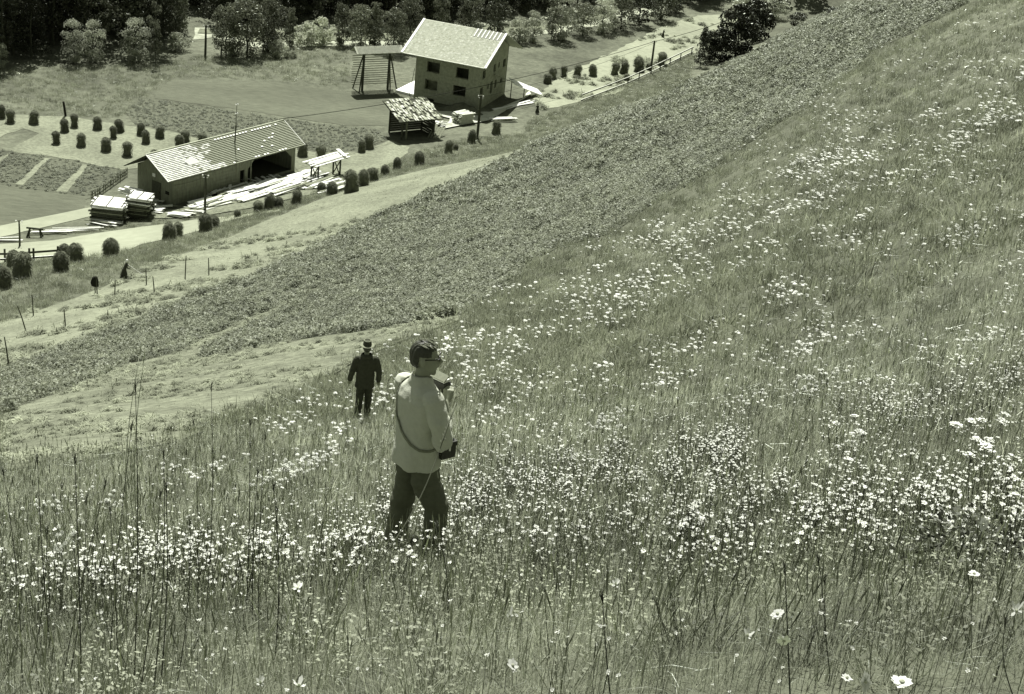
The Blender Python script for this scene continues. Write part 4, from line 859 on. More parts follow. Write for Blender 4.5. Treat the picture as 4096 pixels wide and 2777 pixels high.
# ------------------------------------------------------------------ flowers
def zone(p):
    x, y = proj(p); h = 'left of the man' if x < 1560 else ('beside and before the man' if x < 1950 else ('right of the man' if x < 2700 else ('in the right half' if x < 3400 else 'near the right edge')))
    if x < 520: h = 'near the left edge'
    elif x < 1050: h = 'among the tall dark stems'
    v = 'at the bottom' if y > 2450 else ('in the lower meadow' if y > 2150 else ('in the bright flower band' if y > 1900 else ('level with his jacket' if y > 1550 else ('level with his head' if y > 1250 else 'high on the slope'))))
    return h+', '+v
def szw(sc): return 'larger' if sc > .95 else ('smaller' if sc < .8 else 'middling')
def daisy(seed, r=.022, stem=.3, cup=.3, np_=11):
    rs = np.random.RandomState(seed); mb = MB(); top = Vector((.02*rs.randn(), .02*rs.randn(), stem)); tl = Matrix.Rotation(.25*rs.randn(), 3, 'X')@Matrix.Rotation(.25*rs.randn(), 3, 'Y')
    for k in range(np_):
        a = 6.283*k/np_+.1*rs.randn(); d = Vector((math.cos(a), math.sin(a), cup*rs.rand())); s_ = Vector((-math.sin(a), math.cos(a), 0)); L = r*(.85+.3*rs.rand()); wd = r*.3
        mb.add([top+tl@(d*r*.2-s_*wd*.6), top+tl@(d*L*.7-s_*wd), top+tl@(d*L), top+tl@(d*L*.7+s_*wd), top+tl@(d*r*.2+s_*wd*.6)], [(0,1,2,3,4)], 0)
    mb.ball(top+Vector((0, 0, .002)), (r*.3, r*.3, r*.15), 6, 1); mb.tube([Vector((0, 0, -.03)), Vector((top.x*.3, top.y*.3, stem*.5)), top-Vector((0, 0, .002))], [.0016, .0014, .0012], 3, 2, False); return mb
def umbel(seed, r=.055, stem=.45, n=40):
    rs = np.random.RandomState(seed); mb = MB(); top = Vector((.03*rs.randn(), .03*rs.randn(), stem)); hub = top-Vector((0, 0, r*.9))
    for k in range(n):
        a = 2.4*k; q = r*math.sqrt((k+.5)/n)*(1+.08*rs.randn()); c = top+Vector((math.cos(a)*q, math.sin(a)*q, -.25*q*q/r+.004*rs.randn())); s_ = r*.19
        a2 = rs.rand()*6.28; u = Vector((math.cos(a2), math.sin(a2), .25*rs.randn()))*s_; v = Vector((-math.sin(a2), math.cos(a2), .25*rs.randn()))*s_
        mb.add([c-u, c-v*.6-u*.4, c-v, c+u*.5-v*.5, c+u, c+v, c-u*.5+v*.6], [(0,1,2,3,4,5,6)], 0)
        if k % 4 == 0: mb.tube([hub, c-Vector((0, 0, .003))], [.0012, .0008], 3, 1, False)
    mb.tube([Vector((0, 0, -.05)), Vector((0, 0, stem*.5)), hub], [.003, .0025, .002], 4, 1, False); return mb
dM = [daisy(700+i, .0095+.0022*(i % 3), .26+.03*i, .5, 8).mesh('small_flower', [m_petal, m_eye, m_grassd]) for i in range(4)]
oM = [daisy(720+i, .026, .34, .2, 15).mesh('ox_eye_daisy', [m_petal, m_eye, m_grassd]) for i in range(3)]
uM = [umbel(740+i, .05+.006*i, .46+.03*i, 38).mesh('umbel_flower', [m_petal, m_grassd]) for i in range(3)]
cM = [daisy(760+i, .03, .33, .9, 7).mesh('white_cup_flower', [m_petal, m_eye, m_grassd]) for i in range(2)]
def bush_px(n, px0, px1, py0, py1): return [(random.uniform(px0, px1), random.uniform(py0, py1)) for _ in range(n)]
def atg(px, py, hgt): return at(px, py, hgt)-Vector((0, 0, hgt))
big = [(cM,1215,2352,1.2,'large white cup shaped flower in the lower left meadow'),(cM,1165,2745,1.1,'blurred pale cup flower at the bottom edge, left'),(cM,1060,2725,.7,'small paired white flower at the bottom left'),(oM,3080,2478,1.1,'single ox-eye daisy low in the right half'),
(cM,2983,2527,.8,'small round white flower under the single daisy'),(oM,3107,2572,1.2,'daisy directly below the small round flower'),(oM,3392,2735,.85,'left one of three daisies at the bottom edge'),(oM,3478,2742,.85,'middle one of three daisies at the bottom edge'),(oM,3580,2738,1.5,'largest right one of three daisies at the bottom edge'),
(oM,3884,2300,1.1,'lone daisy at the right below the dark weed patch'),(oM,3948,2110,1.1,'daisy lying over the dark weed patch'),(cM,4075,2455,.8,'white flower at the right edge'),(cM,1400,2260,.9,'white flower before the left foot of the man'),(cM,700,2365,.8,'small white flower between the tall dark stems'),
(cM,1700,2390,.7,'white flower in the middle below the man'),(cM,2480,2335,.8,'pair flower right of centre below the pale straw'),(oM,2080,2690,1.0,'pale flower at the bottom centre'),(cM,2055,2465,.6,'tiny white flower over a dark hollow, centre')]
for ml, px, py, sc, lab in big:
    b = atg(px, py, .4); sc *= .6; o = link('meadow_flower', random.choice(ml), None, b, random.random()*6.28); o.scale = (sc, sc, 1.2); tag(o, lab, 'flower')
ub_ = [(3935,1645,1.3,'broad double umbel, topmost of the right cluster'),(3975,1655,1.1,'umbel touching the topmost one at its right'),(3840,1712,1.25,'large umbel at the left of the right cluster'),(3862,1700,1.0,'small umbel resting behind the large left one'),(3950,1712,1.0,'half open umbel in the middle of the right cluster'),
(3930,1757,1.05,'flat umbel under the half open one'),(3890,1780,.95,'tilted umbel low in the right cluster'),(3965,1785,1.2,'jagged star shaped umbel of the right cluster'),(3855,1815,1.1,'lowest slanting umbel of the right cluster'),(3443,1680,1.05,'top umbel of the group by the flower drift'),(3360,1714,.9,'leftmost umbel of the group by the flower drift'),
(3430,1732,1.0,'umbel left in the pair of the drift group'),(3495,1730,.9,'umbel right in the pair of the drift group'),(3445,1750,.8,'thin slanting umbel of the drift group'),(3410,1772,.6,'smallest umbel of the drift group'),(3378,1795,.7,'flat umbel low in the drift group'),(3385,1828,1.1,'long lying umbel at the bottom of the drift group')]
for px, py, sc, lab in ub_:
    sc *= .8; b = atg(px, py, .46*sc); o = link('umbel_flower', random.choice(uM), None, b, random.random()*6.28); o.scale = (sc*.9, sc*.9, sc); o.rotation_euler.x = random.gauss(0, .15); tag(o, lab, 'flower')
# umbel patches (centre, count, spread) read off the photograph
PT = [(1180,1790,10,70,25),(1350,1710,14,60,30),(1250,1590,26,110,40),(1150,1640,18,70,35),(1370,1655,10,30,12),(1520,1575,24,60,22),(1250,1250,0,1,1),(1880,1370,30,130,45),(1960,1420,34,110,40),(2040,1330,16,70,30),(1980,1600,16,60,30),(2010,1580,8,40,14),(2120,1665,20,90,30),
(2440,1655,26,50,40),(2380,1250,22,110,22),(2420,1270,14,90,18),(2500,1170,8,30,12),(2780,1350,18,60,30),(2420,1440,8,30,10),(2660,1500,7,40,15),(2800,1070,10,60,12),(3130,1120,26,60,40),(3180,1150,14,40,35),(2550,1110,30,120,25),(2400,1075,7,30,8),(2960,1040,8,40,10),(2760,930,34,130,25),(2960,910,26,90,22),(3040,970,14,60,16),
(3230,800,16,50,14),(3450,850,12,30,14),(3230,660,46,110,30),(3330,600,34,90,20),(3430,640,30,70,24),(3200,700,20,70,18),(3900,500,50,90,28),(3960,440,26,60,22),(3830,560,12,60,16),(3700,470,14,40,16),(3990,360,12,50,14),(3600,250,6,40,10),(3950,80,10,50,10),(3780,260,10,50,14),(3400,500,30,80,22),(3560,700,20,80,20),(3870,905,26,70,20),(3350,1470,12,60,16),(3240,1500,14,50,16),(3200,1555,6,30,14),(3060,1500,6,30,6),
(3230,1350,10,40,14),(1300,1740,14,50,16),(820,1810,14,120,18),(880,1790,6,20,6),(700,1810,8,50,10),(1250,1850,14,60,20),(1180,1870,18,50,18),(230,2010,16,60,24),(260,2160,12,40,16),(450,1990,10,30,14),(1090,1910,14,90,30),(1600,1530,8,20,60),(3900,1350,12,60,16),(3960,1250,10,60,16),(3720,1300,6,60,30),(2290,1200,10,60,16)]
UP = []
for cx, cy, n, sx, sy in PT:
    for k in range(int(n*(1.9 if cy > 1300 or cx < 2000 else 1.7))):
        t = random.gauss(0, .95); px = cx+t*sx; py = cy-t*sx*.28+random.gauss(0, .75)*sy
        if -20 < px < 4120 and py < 2700 and not (1585 < px < 1800 and 1450 < py < 2150): UP.append(atg(px, py, .45))
UP = [p for p in UP if meadow_mask(np.array([p.x]), np.array([p.y]))[0] or random.random() < .05]
UP.sort(key=lambda p: p.length)
for p in UP[:260]:
    o = link('umbel_flower', random.choice(uM), None, p, random.random()*6.28); sc = random.uniform(.75, 1.05); dn = min(1., p.length/22); o.scale = (sc*.46*dn, sc*.46*dn, sc); o.rotation_euler.x = random.gauss(0, .12); tag(o, szw(sc)+' white umbel '+zone(p), 'flower', 'white umbels scattered over the slope')
rest_ = np.array([tuple(p) for p in UP[260:]])
if len(rest_): gn_scatter('umbel_flowers', rest_, RS.rand(len(rest_))*6.28, np.clip(np.linalg.norm(rest_, axis=1)/38, .5, 1.6)*(.4+.45*RS.rand(len(rest_))), (RS.rand(len(rest_), 2)-.5)*.3, RS.randint(0, 3, len(rest_)), [bpy.data.objects.new('umbel', m) for m in uM], 'stuff', 'drifts of white umbels high on the slope', 'flowers')
# dense small flowers in bands
band = [((0,2290),(700,2200),60),((700,2200),(1500,2110),85),((1500,2080),(2300,1880),100),((2300,1880),(3000,1760),80),((3300,1700),(4096,1500),60),((2700,2000),(4096,1960),130),((0,2420),(900,2290),60),((2000,2080),(3000,2060),110)]
SP = []
for (a, b, sp_), cnt in zip(band, (700, 1700, 3200, 2500, 1500, 3800, 200, 900)):
    for k in range(cnt):
        t = random.random(); px = a[0]+(b[0]-a[0])*t; py = a[1]+(b[1]-a[1])*t+random.gauss(0, .85)*sp_
        if noise.noise(Vector((px*.006, py*.016, 2))) < random.uniform(-.3, .35): continue
        SP.append((px, py))
for k in range(6500):
    px = random.uniform(-30, 4120); py = random.uniform(1300, 2760)
    if noise.noise(Vector((px*.004, py*.011, 7))) < random.uniform(-.1, .38) or (py > 2250 and random.random() < .8): continue
    SP.append((px, py))
SP = np.array(SP)
def bulk_at(px, py, dz):                      # vectorised ray march onto the meadow top
    v = fwd[None]*F+rt[None]*(px-2048)[:, None]+up[None]*(1388.5-py)[:, None]; v /= np.linalg.norm(v, axis=1)[:, None]
    tg = np.concatenate([np.arange(2.5, 20, .35), np.arange(20, 150, 1.)]); t0 = np.full(len(v), np.nan); pg = None
    for t in tg:
        P = v*t; g = P[:, 2]-H(P[:, 0], P[:, 1])-dz
        if pg is not None:
            hit = (g < 0) & (pg >= 0) & np.isnan(t0); t0[hit] = (tp+(t-tp)*pg/(pg-g))[hit]
        pg = g; tp = t
    ok = ~np.isnan(t0); P = v[ok]*t0[ok][:, None]; P[:, 2] -= dz; return P
P = bulk_at(SP[:, 0], SP[:, 1], .26); k = meadow_mask(P[:, 0], P[:, 1]) & (((P[:, 0]+.6)**2+(P[:, 1]-10.0)**2) > .12); P = P[k]
P = P[np.argsort(np.linalg.norm(P, axis=1))]; first = P[:300]
for p in first:
    o = link('small_flower', random.choice(dM), None, Vector(p), random.random()*6.28); sc = random.uniform(.65, .95); o.scale = (sc*.68, sc*.68, sc*1.1); tag(o, szw(sc+.08)+' small white flower '+zone(p), 'flower', 'small white flowers of the near meadow')
X_ = RS.uniform(1400, 4130, 15000); Y_ = RS.uniform(120, 1560, 15000)
k = np.array([noise.noise(Vector((a*.0035, b*.009, 11)))+.5*noise.noise(Vector((a*.012, b*.03, 5))) > .12+random.uniform(-.18, .22) for a, b in zip(X_, Y_)])
P2 = bulk_at(X_[k], Y_[k], .4); P2 = P2[meadow_mask(P2[:, 0], P2[:, 1]) & (P2[:, 2] > FLOOR+8)]; sc_ = np.clip(np.linalg.norm(P2, axis=1)/48, .3, 1.35)
gn_scatter('upper_slope_flowers', P2, RS.rand(len(P2))*6.28, sc_*(.35+.6*RS.rand(len(P2))), (RS.rand(len(P2), 2)-.5)*.5, RS.randint(0, 3, len(P2)), [bpy.data.objects.new('umbel', m) for m in uM], 'stuff', 'fine white flower specks over the whole upper slope', 'flowers')
pack('small_flowers', P[300:], [bpy.data.objects.new('small_flower', m) for m in dM], .7, 1.15, .25, 'countless small white flowers in bands across the meadow', 'flowers')

# tall stems in front
def stem(px, base_y, top_px, top_y, d, r, m, label, grp=None, head=.09, curve=.0, nm='tall_grass_stem'):
    rb = ray(px, base_y); P_ = Vector((rb*d).tolist()); top = Vector((ray(top_px, top_y)*d).tolist())
    n = 10; pts = [P_.lerp(top, i/n)+Vector((curve*math.sin(math.pi*i/n), 0, 0)) for i in range(n+1)]
    gz = Hs(P_.x, P_.y); low = Vector((P_.x, P_.y, gz-.03))
    if low.z < P_.z: pts = [low]+pts
    o0 = pts[0].copy(); mb = MB(); mb.tube([p-o0 for p in pts], [r*(1-.045*i) for i in range(len(pts))], 5)
    if head:
        dd = (pts[-1]-pts[-2]).normalized(); e = pts[-1]-o0; mb.tube([e-dd*head*.3, e, e+dd*head*.6, e+dd*head], [r*.7, r*1.05, r*.9, r*.3], 6)
        for q in range(10): a = random.random()*6.28; c = e+dd*head*(q/10-.2); mb.tube([c, c+dd*.02+Vector((math.cos(a), math.sin(a), .3))*.012], [r*.45, r*.2], 3)
    o = link(nm, mb.mesh(nm, m, True), None, o0); tag(o, label, 'grass stem', grp); return o
def gdist(px, py): return at(px, py).length
stem(1455, 2330, 1775, 1752, 8.6, .0046, m_straw, 'long pale arching grass stem crossing in front of the man', None, .2, .05, 'pale_grass_stem')
dk = [(535,2777,542,1560),(560,2777,640,1990),(430,2777,525,1720),(612,2777,655,1830),(640,2777,665,1960),(325,2777,300,1850),(240,2777,418,1950),(120,2720,190,2130),(1040,2700,1060,1760),(1100,2640,1095,1960),(815,2560,845,1560),(790,2500,775,1700),(1010,2500,1030,1900),(90,2777,15,1900),(200,2600,150,1850),(470,2700,440,2050),(1120,2500,1108,2050),(700,2777,760,2100),(265,2777,345,2010),(985,2450,1000,1700),(3290,2500,3275,2250),(3160,2777,3140,2290),(2990,2200,2945,1940),(3030,2240,3000,1960),(3900,2150,3880,1850),(3320,2700,3300,2330),(2440,2777,2410,2400),(4050,2777,4020,2500),(2200,2650,2180,2380),(1790,2500,1750,2120)]
for i, (bx_, by_, tx, ty) in enumerate(dk):
    d = min(gdist(bx_, min(by_, 2770))*.97, 8); stem(bx_, by_, tx, ty, d, random.uniform(.002, .0032), m_grassd, 'thin dark grass stem '+('leaning right ' if tx-bx_ > 45 else ('leaning left ' if tx-bx_ < -45 else 'upright '))+('of great height ' if by_-ty > 800 else '')+zone(at(bx_, min(by_, 2776))), 'dark stems in the '+('left' if bx_ < 1300 else 'right')+' foreground', .03, random.uniform(-.02, .02))
for i, (bx_, by_, tx, ty) in enumerate([(520,2300,560,1350+60),(560,2250,575,1440),(1000,2300,850,1900),(430,2400,700,2330),(2200,2210,2310,2380),(1130,2777,1390,2600),(3700,2660,3560,2420),(3960,2560,4060,2640),(3820,2620,3990,2470),(900,2640,1010,2500),(1130,2260,1250,2100),(760,2220,880,2010)]):
    d = min(gdist(bx_, min(by_, 2700))*.97, 9); stem(bx_, by_, tx, ty, d, random.uniform(.0025, .0038), m_straw, 'pale dry grass stem '+['standing tall before the crop strip','beside the tall pale one before the crop strip','leaning left among dark stems','lying low at the left','lying right of the man by the daisies','slanting near the bottom edge','bent over in the lower right','crossing low at the right edge','slanting above the bent one at right','short, near the bottom left','leaning left of the man','curving at the left before the umbels'][i], None, .07, random.uniform(-.06, .06), 'pale_grass_stem')
# dark weed patch at the right edge
b = atg(3970, 2080, .3); mb = plant(901, .4, .3, 900, .018); o = link('dark_weed', mb.mesh('dark_weed', mat('weed_leaf', .05, .3, 4, trans=.3)), None, b); tag(o, 'clump of dark broad leaved weed at the right edge of the meadow', 'plant')
#SPLIT3

# ------------------------------------------------------------------ people
def capsule(mb, pts, rad, n=12):
    """tapered limb with rounded ends"""
    mb.tube(pts, rad, n); 
    for p, r in ((pts[0], rad[0]), (pts[-1], rad[-1])):
        rr = (r, r, r) if not hasattr(r, '__len__') else (min(r), min(r), min(r)); mb.ball(p, rr, 10)
def ring_loft(mb, rings, n=22):
    """rings: (cx, cy, z, rx, ry, rot)"""
    v = []
    for cx, cy, z, rx, ry, ro in rings:
        for k in range(n):
            a = 2*math.pi*k/n; ca, sa = math.cos(a), math.sin(a); e = .85; X = rx*math.copysign(abs(ca)**e, ca); Y = ry*math.copysign(abs(sa)**e, sa)
            v.append((cx+X*math.cos(ro)-Y*math.sin(ro), cy+X*math.sin(ro)+Y*math.cos(ro), z))
    N = len(rings); f = [(i*n+k, i*n+(k+1) % n, (i+1)*n+(k+1) % n, (i+1)*n+k) for i in range(N-1) for k in range(n)]
    f += [tuple(range(n))[::-1], tuple(range((N-1)*n, N*n))]; mb.add(v, f)
TS = bpy.data.scenes.new('workshop')
def fuse(name, mb, m, parent, vox, sm=6, wr=None, one=False):
    """union of overlapping limbs into one continuous skin"""
    me = mb.mesh(name, m); o = bpy.data.objects.new(name, me); TS.collection.objects.link(o)
    md = o.modifiers.new('r', 'REMESH'); md.mode = 'VOXEL'; md.voxel_size = vox; md.use_smooth_shade = True
    ms = o.modifiers.new('s', 'SMOOTH'); ms.iterations = sm; ms.factor = .5
    TS.view_layers[0].update(); dg = TS.view_layers[0].depsgraph; e = o.evaluated_get(dg); nm = bpy.data.meshes.new_from_object(e); bpy.data.objects.remove(o); nm.name = name
    nm.materials.clear(); nm.materials.append(m)
    if wr: 
        ns = [v.normal.copy() for v in nm.vertices]; cs_ = [v.co.copy() for v in nm.vertices]
        nm.vertices.foreach_set('co', [t for c, n in zip(cs_, ns) for t in (c+n*wr(c))])
    nm.polygons.foreach_set('use_smooth', [True]*len(nm.polygons)); nm.update()
    o = link(name, nm, parent); return o
m_skin = mat('skin', .3, .06, 12, rough=.55, spec=.35); m_hair = mat('dark_hair', .05, .4, 60, rough=.45, spec=.4, stretch=(1, .25, 1))
m_jack = mat('light_cotton_jacket', .52, .06, 30, rough=.9, bump=.002, bscale=120)
m_trou = mat('dark_trousers', .125, .12, 25, rough=.9, bump=.002, bscale=90); m_leath = mat('dark_leather', .03, .3, 20, rough=.4, spec=.4)
m_strap = mat('brown_strap', .2, .2, 20, rough=.5, spec=.3); m_coat = mat('dark_coat', .06, .2, 18); m_hat = mat('grey_felt_hat', .22, .1, 20); m_felt = mat('dark_hat_crown', .07, .1, 20); m_metal = mat('bright_metal', .7, .05, 9, rough=.35, spec=.6)
m_shoe = mat('shoe', .03, .1, 9)

def hand(mb, wrist, palm, dirv, nrm, curl=1.2, s=1.):
    """palm with four unequal bent fingers and a side thumb"""
    d = Vector(dirv).normalized(); nn = Vector(nrm).normalized(); side = d.cross(nn).normalized(); palm = Vector(palm); wrist = Vector(wrist)
    mb.tube([wrist, palm, palm+d*.04*s], [(.026*s, .02*s), (.04*s, .017*s), (.04*s, .015*s)], 10)
    for k, (o, L) in enumerate(((-.031, .072), (-.010, .082), (.011, .077), (.031, .060))):
        p0 = palm+d*.035*s+side*o*s; a = 0; pts = [p0]; 
        for j, fr in enumerate((.42, .33, .25)):
            a += curl*(.35 if j == 0 else .65)*(1+.06*k); dr = d*math.cos(a)-nn*math.sin(a); pts.append(pts[-1]+dr*L*s*fr)
        capsule(mb, pts, [.0095*s, .009*s, .0085*s, .0075*s], 8)
    t0 = palm-side*.03*s-d*.02*s; capsule(mb, [t0, t0-side*.025*s+d*.02*s-nn*.012*s, t0-side*.018*s+d*.055*s-nn*.03*s], [.013*s, .011*s, .009*s], 8)

# --- photographer in the light jacket
FB = at(1658, 2236); AZ = -50
man = empty('person', FB, 'man in pale jacket and glasses seen from behind, holding a camera case in tall grass', 'person', rz=R(AZ)); LEAN = Matrix.Rotation(R(-2.6), 3, 'Y')@Matrix.Rotation(R(AZ), 3, 'Z'); man.rotation_euler = LEAN.to_euler()
sh_ = .19
body = MB()
hips, kneeL, kneeR = Vector((0, 0, .93)), Vector((-.15, -.01, .5)), Vector((.15, .08, .5))
for s_, kn, an in ((-1, kneeL, Vector((-.17, -.06, .07))), (1, kneeR, Vector((.165, .05, .07)))):
    capsule(body, [(s_*.09, 0, .9), kn, an], [.085, .058, .042]); capsule(body, [an-Vector((0, .03, .03)), an+Vector((s_*.03, .15, -.04))], [.04, .035])
ring_loft(body, [(0, 0, .86, .16, .11, 0), (0, 0, 1.0, .15, .11, 0), (0, 0, 1.15, .15, .11, 0), (0, 0, 1.3, .18, .12, 0), (0, 0, 1.42, .17, .1, 0), (0, 0, 1.48, .08, .07, 0)])
capsule(body, [(0, -.01, 1.44), (.005, .01, 1.52), (.01, .02, 1.58)], [.062, .056, .056])
HR = Matrix.Rotation(R(-37), 3, 'Z')@Matrix.Rotation(R(-4), 3, 'X'); hc = Vector((.01, .03, 1.665))
def hd(x, y, z): return hc+HR@Vector((x, y, z))
body.ball(hd(0, -.012, .03), (.077, .098, .1), 18, rot=HR)              # cranium
body.ball(hd(0, .03, -.035), (.062, .068, .085), 16, rot=HR)             # face
capsule(body, [hd(-.03, .0, -.075), hd(-.012, .076, -.104), hd(.012, .076, -.104), hd(.03, 0, -.075)], [.028, .023, .023, .028])  # jaw and chin
capsule(body, [hd(0, .088, .022), hd(0, .12, -.016), hd(0, .107, -.03)], [.01, .016, .013])                        # nose
capsule(body, [hd(-.022, .086, -.055), hd(0, .097, -.055), hd(.022, .086, -.055)], [.009, .011, .009])                  # mouth
capsule(body, [hd(-.035, .077, .035), hd(0, .09, .037), hd(.035, .077, .035)], [.012, .012, .012])                       # brow
for s_ in (-1, 1): body.ball(hd(s_*.082, -.01, -.008), (.012, .022, .034), 10, rot=HR)                                    # ears
elR, wrR = Vector((.27, .02, 1.10)), Vector((.06, .185, 1.29)); elL, wrL = Vector((-.26, .1, 1.12)), Vector((-.14, .28, 1.24))
capsule(body, [(.185, 0, 1.41), elR, wrR], [.052, .042, .029]); capsule(body, [(-.185, 0, 1.41), elL, wrL], [.052, .042, .03])
pR = wrR+(Vector((-.02, .05, .07)).normalized())*.055
hand(body, wrR, pR, (-.35, .35, .85), (.75, -.35, .3), 1.5, 1.05)
hand(body, wrL, wrL+Vector((.03, .03, .035)), (.5, .2, .6), (-.2, .9, .2), 1.1, 1.0)
fuse('body', body, m_skin, man, .0055, 4)
# trousers
tr_ = MB()
ring_loft(tr_, [(0, 0, .80, .165, .125, 0), (0, 0, .9, .175, .135, 0), (0, 0, 1.0, .165, .125, 0)])
for s_, kn, an in ((-1, kneeL, Vector((-.17, -.06, .07))), (1, kneeR, Vector((.165, .05, .07)))):
    capsule(tr_, [(s_*.085, 0, .88), (s_*.1, .005, .7), kn, kn.lerp(an, .5)+Vector((0, -.012, 0)), an+Vector((0, 0, .03))], [(.105, .115), (.1, .108), (.088, .092), (.08, .085), (.083, .088)], 16)
def wr_t(c): return .013*noise.noise(Vector((c.x*9, c.y*9, c.z*16)))+.004*noise.noise(Vector((c.x*22, c.y*22, c.z*30)))
fuse('trousers', tr_, m_trou, man, .009, 5, wr_t)
for s_, an in ((-1, Vector((-.17, -.06, .05))), (1, Vector((.165, .05, .05)))):
    q = MB(); q.ball(an+Vector((s_*.015, .07, -.01)), (.055, .15, .055), 14); part('shoe', q, m_shoe, man, True)
# jacket
jk = MB()
ring_loft(jk, [(0, -.01, .835, .212, .16, 0), (0, -.01, .9, .205, .155, 0), (0, -.005, 1.02, .19, .145, 0), (0, 0, 1.15, .188, .138, 0), (0, 0, 1.28, .2, .138, 0), (0, -.005, 1.37, .205, .135, 0), (0, -.005, 1.43, .17, .11, 0), (0, 0, 1.475, .1, .085, 0), (0, .005, 1.515, .074, .074, 0)], 28)
for s_ in (-1, 1): jk.ball((s_*.165, -.005, 1.395), (.075, .08, .075), 14)
slv = []
for P0_, el_, wr__ in (((.178, -.005, 1.40), elR, wrR), ((-.178, -.005, 1.40), elL, wrL)):
    q = MB(); e0 = el_+Vector((.005 if el_.x > 0 else 0, -.005, 0)); capsule(q, [P0_, Vector(P0_).lerp(e0, .5)+Vector((.012 if el_.x > 0 else -.012, 0, 0)), e0, e0.lerp(wr__, .42)], [.083, .074, .07, .058], 16)
    capsule(q, [e0.lerp(wr__, .33), e0.lerp(wr__, .5)], [.067, .064], 14); slv.append(q)
def wr_j(c):
    w = .5+.5*noise.noise(Vector((c.x*4, c.y*4, c.z*3)))
    a = math.sin((c.z*1.0+c.x*1.3)*46+4*noise.noise(Vector((c.x*6, c.y*6, c.z*5)))); near = math.exp(-((c-Vector((.19, .0, 1.12))).length/.2)**2)
    return .016*noise.noise(Vector((c.x*6, c.y*6, c.z*3.2)))+.011*a*near*w-.012*max(0, noise.noise(Vector((c.x*9-c.z*7, c.y*9, c.z*5+c.x*6))))+.0025*noise.noise(Vector((c.x*24, c.y*24, c.z*18)))+(.006*math.sin(c.x*38+c.z*5) if c.z < .95 else 0)*.5
def wr_s(c):
    t = c.z*40+c.y*26+c.x*12+5*noise.noise(Vector((c.x*7, c.y*7, c.z*6))); return .009*max(-.4, math.sin(t))*(.5+.5*noise.noise(Vector((c.x*5, c.y*5, c.z*4))))+.006*noise.noise(Vector((c.x*9, c.y*9, c.z*9)))
jko = fuse('jacket', jk, m_jack, man, .007, 4, wr_j)
for q in slv: fuse('sleeve', q, m_jack, man, .006, 3, wr_s)
cl = MB(); n = 24; v = []
for i, (z, r1, r2) in enumerate(((1.47, .098, .088), (1.535, .078, .075), (1.545, .07, .067), (1.50, .085, .08))):
    for k in range(n): a = 2*math.pi*k/n; v.append((.003+math.cos(a)*r1, .008+math.sin(a)*r2, z-(.035*max(0, math.sin(a))))) 
cl.add(v, [(i*n+k, i*n+(k+1) % n, (i+1)*n+(k+1) % n, (i+1)*n+k) for i in range(3) for k in range(n)]); part('collar', cl, m_jack, man, True)
# hair shell with a parting and loose strands
hr = MB()
hr.ball(hd(0, -.016, .036), (.083, .102, .099), 20, rot=HR); hr.ball(hd(0, -.055, .0), (.074, .062, .082), 16, rot=HR); hr.ball(hd(.01, .035, .1), (.058, .048, .022), 14, rot=HR)
def wr_h(c):
    q = HR.inverted()@(c-hc); return .0022*math.sin(q.x*260+q.y*25+2*noise.noise(q*16))-.002
hm = fuse('hair', hr, m_hair, man, .0045, 2, wr_h)
bmv = hm.data
import bmesh
bm = bmesh.new(); bm.from_mesh(bmv); kill = []
for v in bm.verts:
    q = HR.inverted()@(v.co-hc)
    if (q.y > .045 and q.z < .072) or (q.y > -.02 and q.z < .028) or (q.y > -.045 and q.z < -.02) or q.z < -.075 or (abs(q.y+.01) < .03 and q.z < .03 and abs(q.x) > .04): kill.append(v)
bmesh.ops.delete(bm, geom=kill, context='VERTS'); bm.to_mesh(bmv); bm.free()
hs = MB()
for k in range(60):
    x = random.uniform(-.06, .06); p = hd(x, random.uniform(-.04, .06), .138-abs(x)*.55); d = HR@Vector((.02+x*.2, .045, random.uniform(-.012, .012))); hs.tube([p-d*.5, p+Vector((0, 0, .006)), p+d*.6], [.0022, .0026, .0012], 4)
part('hair_strands', hs, mat('greying_hair', .2, .3, 30, rough=.4, spec=.5), man, kind='stuff')
# glasses
gs = empty('glasses_tmp', (0, 0, 0), 'x', 'x'); bpy.data.objects.remove(gs)
gl_ = MB()
for s_ in (-1, 1):
    c = hd(s_*.033, .101, .02); nS = 12; ring = [c+HR@Vector((math.cos(2*math.pi*k/nS)*.024, 0, math.sin(2*math.pi*k/nS)*.019)) for k in range(nS+1)]; gl_.tube(ring, .004, 6, cap=False)
    gl_.tube([hd(s_*.058, .1, .024), hd(s_*.079, .06, .022), hd(s_*.083, .0, .016), hd(s_*.08, -.02, 0)], .0045, 6)
gl_.tube([hd(-.01, .104, .024), hd(.01, .104, .024)], .0035, 6); part('glasses', gl_, m_leath, man)
eyes = MB()
for s_ in (-1, 1): eyes.ball(hd(s_*.031, .075, .018), .012, 10)
part('eyes', eyes, m_white, man, True, kind='stuff')
